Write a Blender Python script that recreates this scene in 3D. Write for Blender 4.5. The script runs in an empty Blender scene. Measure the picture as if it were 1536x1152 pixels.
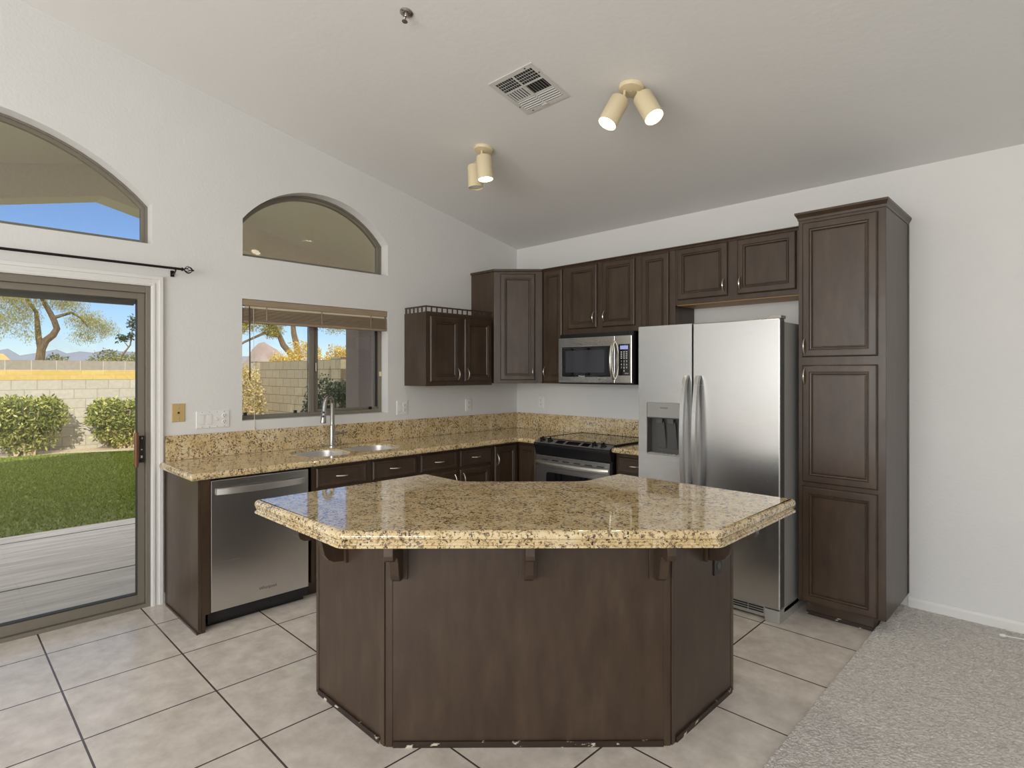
import bpy, bmesh, math, random
import numpy as np
from mathutils import Vector, Matrix, Euler
PI = math.pi
S = bpy.context.scene
COL = S.collection
random.seed(7); rng = np.random.default_rng(7)

# ------------------------------------------------------------------ camera
cam_d = bpy.data.cameras.new('camera'); cam = bpy.data.objects.new('camera', cam_d); COL.objects.link(cam)
cam.location = (4.2297, -4.3646, 1.4851)
cam.rotation_euler = (PI/2, 0, math.radians(44.6006))
cam_d.sensor_width = 36; cam_d.lens = 36*867.26/1536; cam_d.shift_y = -16/1536
cam_d.clip_start = .05; cam_d.clip_end = 3000
S.camera = cam

# ------------------------------------------------------------------ world, sun, added fill light
W = bpy.data.worlds.new('world'); S.world = W; W.use_nodes = True
nt = W.node_tree; nt.nodes.clear()
def N(nt, typ, **kw):
    n = nt.nodes.new(typ)
    for k, v in kw.items():
        if k.startswith('i_'):
            key = k[2:]
            n.inputs[int(key) if key.isdigit() else key.replace('_', ' ')].default_value = v
        else: setattr(n, k, v)
    return n
sky = N(nt, 'ShaderNodeTexSky', sky_type='NISHITA', sun_disc=False, sun_elevation=math.radians(42), sun_rotation=math.radians(112), altitude=400, air_density=1.0, dust_density=.1, ozone_density=2.5)
geo = N(nt, 'ShaderNodeTexCoord')
mp = N(nt, 'ShaderNodeMapping'); mp.inputs['Scale'].default_value = (1.2, 3.2, 5); mp.inputs['Rotation'].default_value = (.3, .5, .6)
cl = N(nt, 'ShaderNodeTexNoise', i_Scale=1.7, i_Detail=6, i_Roughness=.62)
cr = N(nt, 'ShaderNodeValToRGB'); cr.color_ramp.elements[0].position = .53; cr.color_ramp.elements[1].position = .78
mx = N(nt, 'ShaderNodeMixRGB'); mx.inputs[2].default_value = (5.2, 5.6, 6.2, 1)
bg = N(nt, 'ShaderNodeBackground', i_Strength=.115)
out = N(nt, 'ShaderNodeOutputWorld')
L = nt.links.new
L(geo.outputs['Generated'], mp.inputs[0]); L(mp.outputs[0], cl.inputs['Vector']); L(cl.outputs[0], cr.inputs[0])
sp_ = N(nt, 'ShaderNodeSeparateXYZ'); L(geo.outputs['Generated'], sp_.inputs[0])
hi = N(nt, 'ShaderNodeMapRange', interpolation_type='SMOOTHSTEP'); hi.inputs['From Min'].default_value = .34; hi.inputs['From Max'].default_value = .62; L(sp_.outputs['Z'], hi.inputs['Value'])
mh = N(nt, 'ShaderNodeMixRGB'); mh.inputs[2].default_value = (17, 17, 17, 1)      # added bright overhead sky, out of view, to lift the shaded patio
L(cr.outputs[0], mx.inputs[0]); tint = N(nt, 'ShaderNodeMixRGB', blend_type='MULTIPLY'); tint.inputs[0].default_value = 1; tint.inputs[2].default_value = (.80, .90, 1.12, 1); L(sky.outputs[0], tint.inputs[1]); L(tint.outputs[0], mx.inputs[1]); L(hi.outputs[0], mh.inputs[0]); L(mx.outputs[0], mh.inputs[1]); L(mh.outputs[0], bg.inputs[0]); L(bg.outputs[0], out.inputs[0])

sd = bpy.data.lights.new('sun', 'SUN'); sd.energy = 4.6; sd.angle = .009; sd.color = (1, .94, .82)
sun = bpy.data.objects.new('sun', sd); COL.objects.link(sun)
sun.rotation_euler = Vector((-.80, .34, -.46)).to_track_quat('-Z', 'Y').to_euler()
def area(name, loc, d, sx, sy, e, c=(1, 1, 1)):
    a = bpy.data.lights.new(name, 'AREA'); a.shape = 'RECTANGLE'; a.size = sx; a.size_y = sy; a.energy = e; a.color = c
    o = bpy.data.objects.new(name, a); COL.objects.link(o); o.location = loc
    o.rotation_euler = Vector(d).to_track_quat('-Z', 'Y').to_euler(); return o
# added fill light for the room, at an unseen front window behind the camera
area('added_fill_front', (4.0, -8.86, 1.75), (0, 1, .0), 5.2, 2.2, 238, (1, .99, .97))
vs = S.view_settings
vs.view_transform = 'Standard'; vs.look = 'None'; vs.exposure = 0.0; vs.gamma = 1.0; vs.use_curve_mapping = False
S.cycles.use_denoising = True
S.cycles.max_bounces = 10; S.cycles.diffuse_bounces = 5; S.cycles.glossy_bounces = 4; S.cycles.transparent_max_bounces = 12
S.cycles.sample_clamp_indirect = 6

# ------------------------------------------------------------------ materials
def mat(name):
    m = bpy.data.materials.new(name); m.use_nodes = True
    b = m.node_tree.nodes['Principled BSDF']; return m, m.node_tree, b
def simple(name, c, rough=.5, metal=0, spec=.5, coat=0, bump=0, bscale=60, emit=None, es=0):
    m, t, b = mat(name)
    b.inputs['Base Color'].default_value = (*c, 1); b.inputs['Roughness'].default_value = rough; b.inputs['Metallic'].default_value = metal
    b.inputs['Specular IOR Level'].default_value = spec; b.inputs['Coat Weight'].default_value = coat
    if emit: b.inputs['Emission Color'].default_value = (*emit, 1); b.inputs['Emission Strength'].default_value = es
    if bump:
        tc = N(t, 'ShaderNodeTexCoord'); n = N(t, 'ShaderNodeTexNoise', i_Scale=bscale, i_Detail=3)
        bp = N(t, 'ShaderNodeBump', i_Strength=bump, i_Distance=.004)
        t.links.new(tc.outputs['Object'], n.inputs['Vector']); t.links.new(n.outputs[0], bp.inputs['Height']); t.links.new(bp.outputs[0], b.inputs['Normal'])
    return m
def ramp(t, stops):
    r = N(t, 'ShaderNodeValToRGB'); e = r.color_ramp.elements
    while len(e) < len(stops): e.new(.5)
    for k, (p, c) in enumerate(stops): e[k].position = p; e[k].color = (*c, 1)
    return r
def noise_mat(name, scale, stops, rough=.5, mapscale=(1, 1, 1), detail=5, bump=0, bdist=.003, metal=0, coat=0, bscale=None, spec=.5):
    m, t, b = mat(name); l = t.links.new
    tc = N(t, 'ShaderNodeTexCoord'); mp = N(t, 'ShaderNodeMapping'); mp.inputs['Scale'].default_value = mapscale
    n = N(t, 'ShaderNodeTexNoise', i_Scale=scale, i_Detail=detail, i_Roughness=.6); r = ramp(t, stops)
    l(tc.outputs['Object'], mp.inputs[0]); l(mp.outputs[0], n.inputs['Vector']); l(n.outputs[0], r.inputs[0]); l(r.outputs[0], b.inputs['Base Color'])
    b.inputs['Roughness'].default_value = rough; b.inputs['Metallic'].default_value = metal; b.inputs['Coat Weight'].default_value = coat
    b.inputs['Specular IOR Level'].default_value = spec
    if bump:
        h = n
        if bscale: h = N(t, 'ShaderNodeTexNoise', i_Scale=bscale, i_Detail=3); l(mp.outputs[0], h.inputs['Vector'])
        bp = N(t, 'ShaderNodeBump', i_Strength=bump, i_Distance=bdist); l(h.outputs[0], bp.inputs['Height']); l(bp.outputs[0], b.inputs['Normal'])
    return m
M = {}
M['wall'] = noise_mat('wall_paint', 1.2, [(.3, (.745, .74, .725)), (.7, (.775, .77, .755))], rough=.75, bump=.3, bscale=55, bdist=.006)
M['ceiling'] = noise_mat('ceiling_paint', 1.0, [(.3, (.785, .78, .77)), (.7, (.805, .80, .79))], rough=.85, bump=.16, bscale=34, bdist=.006)
M['white'] = simple('white_paint', (.80, .79, .765), .45)
M['plastic'] = simple('white_plastic', (.82, .815, .80), .35)
M['dark_slot'] = simple('dark_slot', (.02, .02, .02), .6)
M['almond'] = simple('almond_plastic', (.55, .40, .17), .4)
M['cream'] = simple('cream_enamel', (.80, .685, .46), .4)
M['alu'] = simple('tan_aluminium', (.235, .21, .17), .45, metal=.25)
M['alu_dark'] = simple('dark_gasket', (.03, .03, .03), .6)
M['black'] = simple('black_plastic', (.012, .012, .014), .25)
M['black_glass'] = simple('black_glass', (.008, .008, .01), .04, coat=.5)
M['iron'] = simple('dark_iron', (.02, .016, .015), .4, metal=.6)
M['nickel'] = simple('brushed_nickel', (.72, .68, .60), .25, metal=1)
M['grey_metal'] = simple('grey_painted_metal', (.50, .50, .485), .35, metal=.3)
M['vent_metal'] = simple('white_enamel_metal', (.66, .65, .63), .45)
M['grey_plastic'] = simple('grey_plastic', (.34, .335, .32), .4, metal=.3)
M['dark_grey'] = simple('dark_grey_plastic', (.085, .083, .078), .4)
M['lit'] = simple('lamp_glow', (1, .95, .85), .4, emit=(1, .90, .72), es=9)
M['display'] = simple('display', (.25, .27, .5), .3, emit=(.35, .4, .8), es=.5)
M['raw_wood'] = noise_mat('raw_underside_wood', 8, [(.3, (.36, .19, .07)), (.7, (.46, .26, .10))], mapscale=(1, 8, 8))
M['handle_wood'] = noise_mat('handle_wood', 10, [(.3, (.11, .042, .015)), (.7, (.22, .09, .032))], mapscale=(8, 8, .8), rough=.35)
M['wood'] = noise_mat('espresso_wood', 7, [(.25, (.037, .0205, .0118)), (.55, (.058, .035, .0200)), (.8, (.082, .052, .030))], mapscale=(2.2, 2.2, .55), rough=.36, coat=.05, bump=.05, bscale=90, detail=4, spec=.55)
M['wood_worn'] = noise_mat('worn_base_moulding', 16, [(.60, (.03, .017, .011)), (.64, (.6, .55, .45))], mapscale=(1, 1, 2.5), rough=.5, detail=7)
M['blind'] = noise_mat('blind_wood', 8, [(.3, (.30, .225, .145)), (.7, (.40, .31, .21))], mapscale=(4, .6, 20), rough=.5)
M['blind_light'] = simple('blind_cord_and_gap_light', (.72, .66, .5), .6)

def granite():
    m, t, b = mat('granite'); l = t.links.new
    tc = N(t, 'ShaderNodeTexCoord')
    n1 = N(t, 'ShaderNodeTexNoise', i_Scale=9, i_Detail=5, i_Roughness=.65)
    n2 = N(t, 'ShaderNodeTexNoise', i_Scale=78, i_Detail=3, i_Roughness=.6, i_Distortion=.6)
    n3 = N(t, 'ShaderNodeTexNoise', i_Scale=100, i_Detail=2, i_Roughness=.5, i_Distortion=.8)
    v = N(t, 'ShaderNodeTexVoronoi', i_Scale=150)
    for n in (n1, n2, n3, v): l(tc.outputs['Object'], n.inputs['Vector'])
    r1 = ramp(t, [(.32, (.57, .415, .20)), (.5, (.71, .545, .295)), (.68, (.78, .65, .42))]); l(n1.outputs[0], r1.inputs[0])
    # cream crystals
    rc = ramp(t, [(.0, (0, 0, 0)), (.8, (0, 0, 0)), (.95, (.55, .55, .55))]); sep = N(t, 'ShaderNodeSeparateColor'); l(v.outputs['Color'], sep.inputs[0]); l(sep.outputs[0], rc.inputs[0])
    m1 = N(t, 'ShaderNodeMixRGB'); m1.inputs[2].default_value = (.74, .66, .48, 1); l(rc.outputs[0], m1.inputs[0]); l(r1.outputs[0], m1.inputs[1])
    # brown and black flecks
    n4 = N(t, 'ShaderNodeTexNoise', i_Scale=16, i_Detail=3, i_Roughness=.6); l(tc.outputs['Object'], n4.inputs['Vector'])
    def shifted(n, k):
        a = N(t, 'ShaderNodeMath', operation='MULTIPLY_ADD'); a.inputs[1].default_value = k; l(n4.outputs[0], a.inputs[0]); l(n.outputs[0], a.inputs[2]); return a
    s2_, s3_ = shifted(n2, .24), shifted(n3, .22)
    rb = ramp(t, [(.64, (0, 0, 0)), (.73, (.88, .88, .88))]); l(s2_.outputs[0], rb.inputs[0])
    m2 = N(t, 'ShaderNodeMixRGB'); m2.inputs[2].default_value = (.17, .105, .048, 1); l(rb.outputs[0], m2.inputs[0]); l(m1.outputs[0], m2.inputs[1])
    rk = ramp(t, [(.72, (0, 0, 0)), (.76, (1, 1, 1))]); l(s3_.outputs[0], rk.inputs[0])
    m3 = N(t, 'ShaderNodeMixRGB'); m3.inputs[2].default_value = (.026, .019, .015, 1); l(rk.outputs[0], m3.inputs[0]); l(m2.outputs[0], m3.inputs[1])
    l(m3.outputs[0], b.inputs['Base Color'])
    b.inputs['Roughness'].default_value = .07; b.inputs['Specular IOR Level'].default_value = .6; b.inputs['Coat Weight'].default_value = .5; b.inputs['Coat Roughness'].default_value = .03
    return m
M['granite'] = granite()

def steel(name, c=(.60, .60, .60), rough=.27, stretch=(2, 2, 400), aniso=.5):
    m, t, b = mat(name); l = t.links.new
    tc = N(t, 'ShaderNodeTexCoord'); mp = N(t, 'ShaderNodeMapping'); mp.inputs['Scale'].default_value = stretch
    n = N(t, 'ShaderNodeTexNoise', i_Scale=1.0, i_Detail=2)
    l(tc.outputs['Object'], mp.inputs[0]); l(mp.outputs[0], n.inputs['Vector'])
    mr = N(t, 'ShaderNodeMapRange'); mr.inputs['To Min'].default_value = rough-.008; mr.inputs['To Max'].default_value = rough+.008
    l(n.outputs[0], mr.inputs[0]); l(mr.outputs[0], b.inputs['Roughness'])
    b.inputs['Base Color'].default_value = (*c, 1); b.inputs['Metallic'].default_value = 1
    tg = N(t, 'ShaderNodeTangent', direction_type='RADIAL', axis='Z'); l(tg.outputs[0], b.inputs['Tangent'])
    b.inputs['Anisotropic'].default_value = aniso
    return m
M['steel'] = steel('brushed_steel', (.58, .58, .575))
M['steel_dw'] = steel('brushed_steel_dark', (.66, .65, .64), rough=.27)
M['steel_bright'] = simple('polished_steel', (.85, .84, .82), .36, metal=1)
M['steel_mw'] = simple('smooth_steel', (.62, .61, .59), .17, metal=1)
M['chrome'] = simple('satin_chrome', (.46, .45, .43), .24, metal=1)
M['sink_steel'] = simple('sink_steel', (.60, .58, .55), .38, metal=1)

def glass():
    m = bpy.data.materials.new('window_glass'); m.use_nodes = True; t = m.node_tree; t.nodes.clear(); l = t.links.new
    tr = N(t, 'ShaderNodeBsdfTransparent'); tr.inputs[0].default_value = (.96, .97, .965, 1)
    gl = N(t, 'ShaderNodeBsdfGlossy', i_Roughness=.01); fr = N(t, 'ShaderNodeFresnel', i_IOR=1.45)
    mx = N(t, 'ShaderNodeMixShader'); o = N(t, 'ShaderNodeOutputMaterial')
    l(fr.outputs[0], mx.inputs[0]); l(tr.outputs[0], mx.inputs[1]); l(gl.outputs[0], mx.inputs[2]); l(mx.outputs[0], o.inputs[0]); return m
M['glass'] = glass()

def brickmat(name, c1, c2, mortar, bw, rh, ms, off=.5, loc=(0, 0, 0), rot=(0, 0, 0), rough=.5, mott=3, amt=.25, bump=.0, mapsc=(1, 1, 1), tones=((.8, .8, .8), (1.1, 1.1, 1.1)), axes='XYZ'):
    m, t, b = mat(name); l = t.links.new
    tc = N(t, 'ShaderNodeTexCoord'); mp = N(t, 'ShaderNodeMapping'); mp.inputs['Location'].default_value = loc
    sx = N(t, 'ShaderNodeSeparateXYZ'); cx_ = N(t, 'ShaderNodeCombineXYZ'); l(tc.outputs['Object'], sx.inputs[0])
    for k_, a_ in enumerate(axes): l(sx.outputs[a_], cx_.inputs[k_])
    br = N(t, 'ShaderNodeTexBrick', offset=off, squash=1.0)
    br.inputs['Color1'].default_value = (*c1, 1); br.inputs['Color2'].default_value = (*c2, 1); br.inputs['Mortar'].default_value = (*mortar, 1)
    for k, v in (('Scale', 1), ('Mortar Size', ms), ('Mortar Smooth', .1), ('Bias', 0), ('Brick Width', bw), ('Row Height', rh)): br.inputs[k].default_value = v
    l(cx_.outputs[0], mp.inputs[0]); l(mp.outputs[0], br.inputs['Vector'])
    n = N(t, 'ShaderNodeTexNoise', i_Scale=mott, i_Detail=7, i_Roughness=.65); l(tc.outputs['Object'], n.inputs['Vector'])
    r = ramp(t, [(.3, tones[0]), (.7, tones[1])]); l(n.outputs[0], r.inputs[0])
    mu = N(t, 'ShaderNodeMixRGB', blend_type='MULTIPLY'); mu.inputs[0].default_value = amt; l(br.outputs[0], mu.inputs[1]); l(r.outputs[0], mu.inputs[2])
    l(mu.outputs[0], b.inputs['Base Color']); b.inputs['Roughness'].default_value = rough
    if bump:
        ad = N(t, 'ShaderNodeMath', operation='MULTIPLY_ADD'); l(n.outputs[0], ad.inputs[0]); ad.inputs[1].default_value = .5
        iv = N(t, 'ShaderNodeMath', operation='SUBTRACT'); iv.inputs[0].default_value = 1; l(br.outputs['Fac'], iv.inputs[1]); l(iv.outputs[0], ad.inputs[2])
        bp = N(t, 'ShaderNodeBump', i_Strength=bump, i_Distance=.004); l(ad.outputs[0], bp.inputs['Height']); l(bp.outputs[0], b.inputs['Normal'])
    return m
T = .508
M['tile'] = brickmat('floor_tile', (.76, .705, .645), (.73, .675, .615), (.085, .06, .05), T, T, .0043, 0, loc=(-.330+T*10, 3.41+T*10, 0), rough=.25, mott=9, amt=.9, bump=.3, tones=((.74, .715, .68), (1.10, 1.09, 1.08)))
M['patio'] = noise_mat('patio_concrete', 3, [(.25, (.42, .375, .335)), (.62, (.72, .655, .60))], mapscale=(7, .5, 1), detail=12, rough=.7)
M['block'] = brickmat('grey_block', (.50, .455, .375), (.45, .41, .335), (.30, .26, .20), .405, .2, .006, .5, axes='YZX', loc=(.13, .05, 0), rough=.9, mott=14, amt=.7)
M['block_cap'] = brickmat('grey_cap_block', (.34, .295, .235), (.30, .26, .205), (.55, .50, .42), .405, .4, .006, .0, axes='YZX', loc=(.02, .05, 0), rough=.9, mott=14, amt=.8)
M['block_yellow'] = brickmat('ochre_band_block', (.62, .46, .15), (.56, .39, .11), (.50, .36, .17), .405, .1, .006, .5, axes='YZX', loc=(0, .05, 0), rough=.9, mott=14, amt=.6)
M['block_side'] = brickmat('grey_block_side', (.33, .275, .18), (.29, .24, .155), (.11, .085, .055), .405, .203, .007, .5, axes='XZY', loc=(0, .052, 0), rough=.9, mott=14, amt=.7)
M['lawn'] = noise_mat('lawn_soil', 3, [(.3, (.11, .14, .022)), (.7, (.18, .21, .04))], rough=.9, detail=8)
M['gravel'] = noise_mat('desert_gravel', 30, [(.3, (.50, .40, .27)), (.7, (.78, .66, .48))], rough=.95, detail=8)
M['stucco'] = noise_mat('patio_stucco', 40, [(.3, (.72, .645, .54)), (.7, (.78, .705, .595))], rough=.9, bump=.5, bdist=.01)
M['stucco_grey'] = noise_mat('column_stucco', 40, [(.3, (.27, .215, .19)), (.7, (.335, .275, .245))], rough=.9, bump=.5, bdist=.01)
M['desert'] = noise_mat('desert_ground', .05, [(.3, (.30, .24, .12)), (.7, (.48, .38, .22))], rough=.95)
M['hill_blue'] = noise_mat('far_hills', .02, [(.3, (.15, .165, .205)), (.7, (.20, .22, .26))], rough=1)
M['hill_brown'] = noise_mat('brown_mountain', .15, [(.3, (.22, .165, .14)), (.7, (.30, .235, .205))], rough=1)
M['mound'] = noise_mat('orange_dirt', .5, [(.3, (.55, .28, .10)), (.7, (.65, .36, .14))], rough=1)
M['bark'] = noise_mat('bark', 12, [(.3, (.06, .04, .02)), (.7, (.22, .15, .075))], mapscale=(3, 3, .6), rough=.9, bump=.6, bdist=.02)
M['twig'] = noise_mat('twig', 12, [(.3, (.38, .29, .17)), (.7, (.62, .52, .34))], rough=.9)
def leafmat(name, a, b2, c):
    m, t, b = mat(name); l = t.links.new
    g = N(t, 'ShaderNodeNewGeometry'); r = ramp(t, [(.0, a), (.5, b2), (1, c)])
    l(g.outputs['Random Per Island'], r.inputs[0]); l(r.outputs[0], b.inputs['Base Color']); b.inputs['Roughness'].default_value = .6
    tr = N(t, 'ShaderNodeBsdfTranslucent'); l(r.outputs[0], tr.inputs[0]); mx = N(t, 'ShaderNodeMixShader', i_0=.3)
    l(b.outputs[0], mx.inputs[1]); l(tr.outputs[0], mx.inputs[2]); l(mx.outputs[0], t.nodes['Material Output'].inputs[0]); return m
M['leaf_mesquite'] = leafmat('mesquite_leaf', (.15, .165, .03), (.34, .315, .06), (.58, .48, .12))
M['leaf_grey'] = leafmat('grey_green_leaf', (.10, .12, .03), (.24, .25, .07), (.38, .36, .13))
M['leaf_hedge'] = leafmat('hedge_leaf', (.06, .09, .014), (.27, .30, .05), (.68, .63, .24))
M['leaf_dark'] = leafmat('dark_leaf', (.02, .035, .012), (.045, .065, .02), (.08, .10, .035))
M['leaf_orange'] = leafmat('orange_leaf', (.42, .27, .05), (.58, .40, .08), (.64, .52, .14))
M['leaf_dry'] = leafmat('dry_leaf', (.34, .26, .08), (.52, .40, .15), (.62, .52, .26))
M['grass'] = leafmat('grass_blade', (.15, .19, .025), (.24, .29, .04), (.35, .38, .07))

# ------------------------------------------------------------------ mesh builder
class MB:
    def __init__(s): s.v = []; s.f = []; s.mi = []
    def add(s, vs, fs, mi=0):
        o = len(s.v); s.v += [tuple(map(float, p)) for p in vs]; s.f += [[i+o for i in f] for f in fs]; s.mi += [mi]*len(fs); return s
    def box(s, x0, x1, y0, y1, z0, z1, mi=0):
        if x0 > x1: x0, x1 = x1, x0
        if y0 > y1: y0, y1 = y1, y0
        if z0 > z1: z0, z1 = z1, z0
        return s.add([(x0, y0, z0), (x1, y0, z0), (x1, y1, z0), (x0, y1, z0), (x0, y0, z1), (x1, y0, z1), (x1, y1, z1), (x0, y1, z1)],
              [(0, 3, 2, 1), (4, 5, 6, 7), (0, 1, 5, 4), (1, 2, 6, 5), (2, 3, 7, 6), (3, 0, 4, 7)], mi)
    def prism(s, poly, a, b, f=lambda u, v, w: (u, v, w), mi=0):
        n = len(poly)
        vs = [f(u, v, a) for u, v in poly]+[f(u, v, b) for u, v in poly]
        fs = [list(range(n))[::-1], list(range(n, 2*n))]+[[i, (i+1) % n, n+(i+1) % n, n+i] for i in range(n)]
        return s.add(vs, fs, mi)
    def tube(s, path, r, n=10, closed=False, flat=None):
        P = [Vector(p) for p in path]; m = len(P); R = r if isinstance(r, (list, tuple)) else [r]*m
        vs = []; up = Vector((0, 0, 1)); prev = None
        for i, p in enumerate(P):
            if closed: d = P[(i+1) % m]-P[i-1]
            else: d = P[min(i+1, m-1)]-P[max(i-1, 0)]
            d.normalize()
            if prev is None:
                a = d.cross(up)
                if a.length < .05: a = d.cross(Vector((1, 0, 0)))
            else: a = prev-d*prev.dot(d)
            a.normalize(); prev = a; b = d.cross(a)
            k = flat if flat else 1
            for j in range(n):
                t = 2*PI*j/n; vs.append(p+a*math.cos(t)*R[i]*k+b*math.sin(t)*R[i])
        fs = []
        for i in range(m if closed else m-1):
            for j in range(n):
                i2 = (i+1) % m; fs.append([i*n+j, i*n+(j+1) % n, i2*n+(j+1) % n, i2*n+j])
        if not closed: fs += [list(range(n))[::-1], [(m-1)*n+j for j in range(n)]]
        return s.add(vs, fs)
    def lathe(s, prof, c=(0, 0, 0), axis=(0, 0, 1), n=24, mi=0):
        q = Vector((0, 0, 1)).rotation_difference(Vector(axis).normalized()); c = Vector(c); vs = []
        for r, z in prof:
            for j in range(n):
                t = 2*PI*j/n; vs.append(c+q @ Vector((r*math.cos(t), r*math.sin(t), z)))
        fs = [[i*n+j, i*n+(j+1) % n, (i+1)*n+(j+1) % n, (i+1)*n+j] for i in range(len(prof)-1) for j in range(n)]
        fs += [list(range(n))[::-1], [(len(prof)-1)*n+j for j in range(n)]]
        return s.add(vs, fs, mi)
    def rings(s, x0, x1, z0, z1, prof, mi=0):
        """framed panel seen from -y: nested rectangles (inset, y)"""
        vs = []; k = len(prof)
        for i, y in prof: vs += [(x0+i, y, z0+i), (x1-i, y, z0+i), (x1-i, y, z1-i), (x0+i, y, z1-i)]
        fs = [[a*4+j, a*4+(j+1) % 4, a*4+4+(j+1) % 4, a*4+4+j] for a in range(k-1) for j in range(4)]
        fs += [[(k-1)*4+j for j in range(4)], [3, 2, 1, 0]]
        return s.add(vs, fs, mi)
    def build(s, name, m, parent=None, bevel=0, seg=2, smooth=False, recalc=True):
        me = bpy.data.meshes.new(name); me.from_pydata(s.v, [], s.f)
        ms = m if isinstance(m, (list, tuple)) else [m]
        for x in ms: me.materials.append(M[x] if isinstance(x, str) else x)
        if len(ms) > 1: me.polygons.foreach_set('material_index', s.mi)
        if recalc:
            bm = bmesh.new(); bm.from_mesh(me); bmesh.ops.recalc_face_normals(bm, faces=bm.faces); bm.to_mesh(me); bm.free()
        o = bpy.data.objects.new(name, me); COL.objects.link(o)
        if parent: o.parent = parent
        if smooth:
            me.polygons.foreach_set('use_smooth', [True]*len(me.polygons)); me.set_sharp_from_angle(angle=math.radians(38))
        if bevel:
            b = o.modifiers.new('bevel', 'BEVEL'); b.width = bevel; b.segments = seg; b.limit_method = 'ANGLE'; b.angle_limit = math.radians(40)
        me.update(); return o
def thing(name, label, cat, loc=(0, 0, 0), rz=0, group=None):
    o = bpy.data.objects.new(name, None); COL.objects.link(o); o.location = loc; o.rotation_euler = (0, 0, rz); o.empty_display_size = .1
    o['label'] = label; o['category'] = cat
    if group: o['group'] = group
    return o
def tag(o, label, cat, group=None, kind=None):
    o['label'] = label; o['category'] = cat
    if group: o['group'] = group
    if kind: o['kind'] = kind
    return o
def struct(o, label=None, cat=None):
    o['kind'] = 'structure'
    if label: o['label'] = label
    if cat: o['category'] = cat
    return o
def dup(root, loc, rz=None, label=None):
    c = root.copy(); COL.objects.link(c); c.location = loc
    if rz is not None: c.rotation_euler = (0, 0, rz)
    if label: c['label'] = label
    for ch in list(root.children):
        d = ch.copy(); COL.objects.link(d); d.parent = c
        for g in list(ch.children):
            e = g.copy(); COL.objects.link(e); e.parent = d
    return c
def arc(cx, cy, r, a0, a1, n):
    return [(cx+r*math.cos(a0+(a1-a0)*i/n), cy+r*math.sin(a0+(a1-a0)*i/n)) for i in range(n+1)]
def offset_poly(poly, d):
    """move every edge of a CCW polygon inwards by d"""
    n = len(poly); res = []
    for i in range(n):
        p0, p1, p2 = Vector(poly[i-1]), Vector(poly[i]), Vector(poly[(i+1) % n])
        a = (p1-p0).normalized(); b = (p2-p1).normalized(); na = Vector((-a.y, a.x)); nb = Vector((-b.y, b.x))
        k = d/max(.2, 1+na.dot(nb)); res.append(tuple(p1+(na+nb)*k))
    return res
def round_poly(poly, rad, n=5):
    res = []; m = len(poly)
    for i in range(m):
        r = rad[i] if isinstance(rad, (list, tuple)) else rad
        p0, p1, p2 = Vector(poly[i-1]), Vector(poly[i]), Vector(poly[(i+1) % m])
        if r <= 0: res.append(tuple(p1)); continue
        a = p1+(p0-p1).normalized()*r; b = p1+(p2-p1).normalized()*r
        for k in range(n+1):
            t = k/n; res.append(tuple(a*(1-t)**2+p1*2*t*(1-t)+b*t*t))
    return res
def slab(mb, outer, prof, holes=(), hole_depth=.03):
    """horizontal slab: outer CCW polygon, edge profile [(inset, z)] from bottom to top, optional holes in the top"""
    n = len(outer); loops = [offset_poly(outer, i) if i else list(outer) for i, z in prof]
    vs = [(x, y, z) for lp, (i, z) in zip(loops, prof) for x, y in lp]; k = len(prof)
    fs = [[a*n+j, a*n+(j+1) % n, (a+1)*n+(j+1) % n, (a+1)*n+j] for a in range(k-1) for j in range(n)]
    mb.add(vs, fs)
    for zi, lp in ((0, loops[0]), (k-1, loops[-1])):
        z = prof[zi][1]; bm = bmesh.new(); ed = []
        for lp2 in [lp]+[h for h in holes]:
            vv = [bm.verts.new((x, y, z)) for x, y in lp2]
            ed += [bm.edges.new((vv[i], vv[(i+1) % len(vv)])) for i in range(len(vv))]
        bmesh.ops.triangle_fill(bm, use_beauty=True, use_dissolve=False, edges=ed, normal=(0, 0, 1))
        bm.verts.index_update()
        mb.add([v.co[:] for v in bm.verts], [[v.index for v in f.verts] for f in bm.faces]); bm.free()
    for h in holes:
        m = len(h); mb.add([(x, y, prof[0][1]) for x, y in h]+[(x, y, prof[-1][1]) for x, y in h], [[i, (i+1) % m, m+(i+1) % m, m+i] for i in range(m)])
    return mb
def plate_with_holes(name, outer, holes, thick, conv, m):
    """flat wall: outer polygon with holes in (u, w), extruded; conv maps (u, w, depth) to world"""
    mb = MB(); bm = bmesh.new(); ed = []
    for lp in [outer]+holes:
        vv = [bm.verts.new((u, w, 0)) for u, w in lp]; ed += [bm.edges.new((vv[i], vv[(i+1) % len(vv)])) for i in range(len(vv))]
    bmesh.ops.triangle_fill(bm, use_beauty=True, use_dissolve=False, edges=ed, normal=(0, 0, 1)); bm.verts.index_update()
    F = [[v.index for v in f.verts] for f in bm.faces]; V = [(v.co.x, v.co.y) for v in bm.verts]; bm.free()
    mb.add([conv(u, w, 0) for u, w in V], F); mb.add([conv(u, w, thick) for u, w in V], F)
    for lp in [outer]+holes:
        k = len(lp); mb.add([conv(u, w, 0) for u, w in lp]+[conv(u, w, thick) for u, w in lp], [[i, (i+1) % k, k+(i+1) % k, k+i] for i in range(k)])
    o = mb.build(name, m)
    bm = bmesh.new(); bm.from_mesh(o.data); bmesh.ops.remove_doubles(bm, verts=bm.verts, dist=1e-5); bmesh.ops.recalc_face_normals(bm, faces=bm.faces); bm.to_mesh(o.data); bm.free()
    return o

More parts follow.
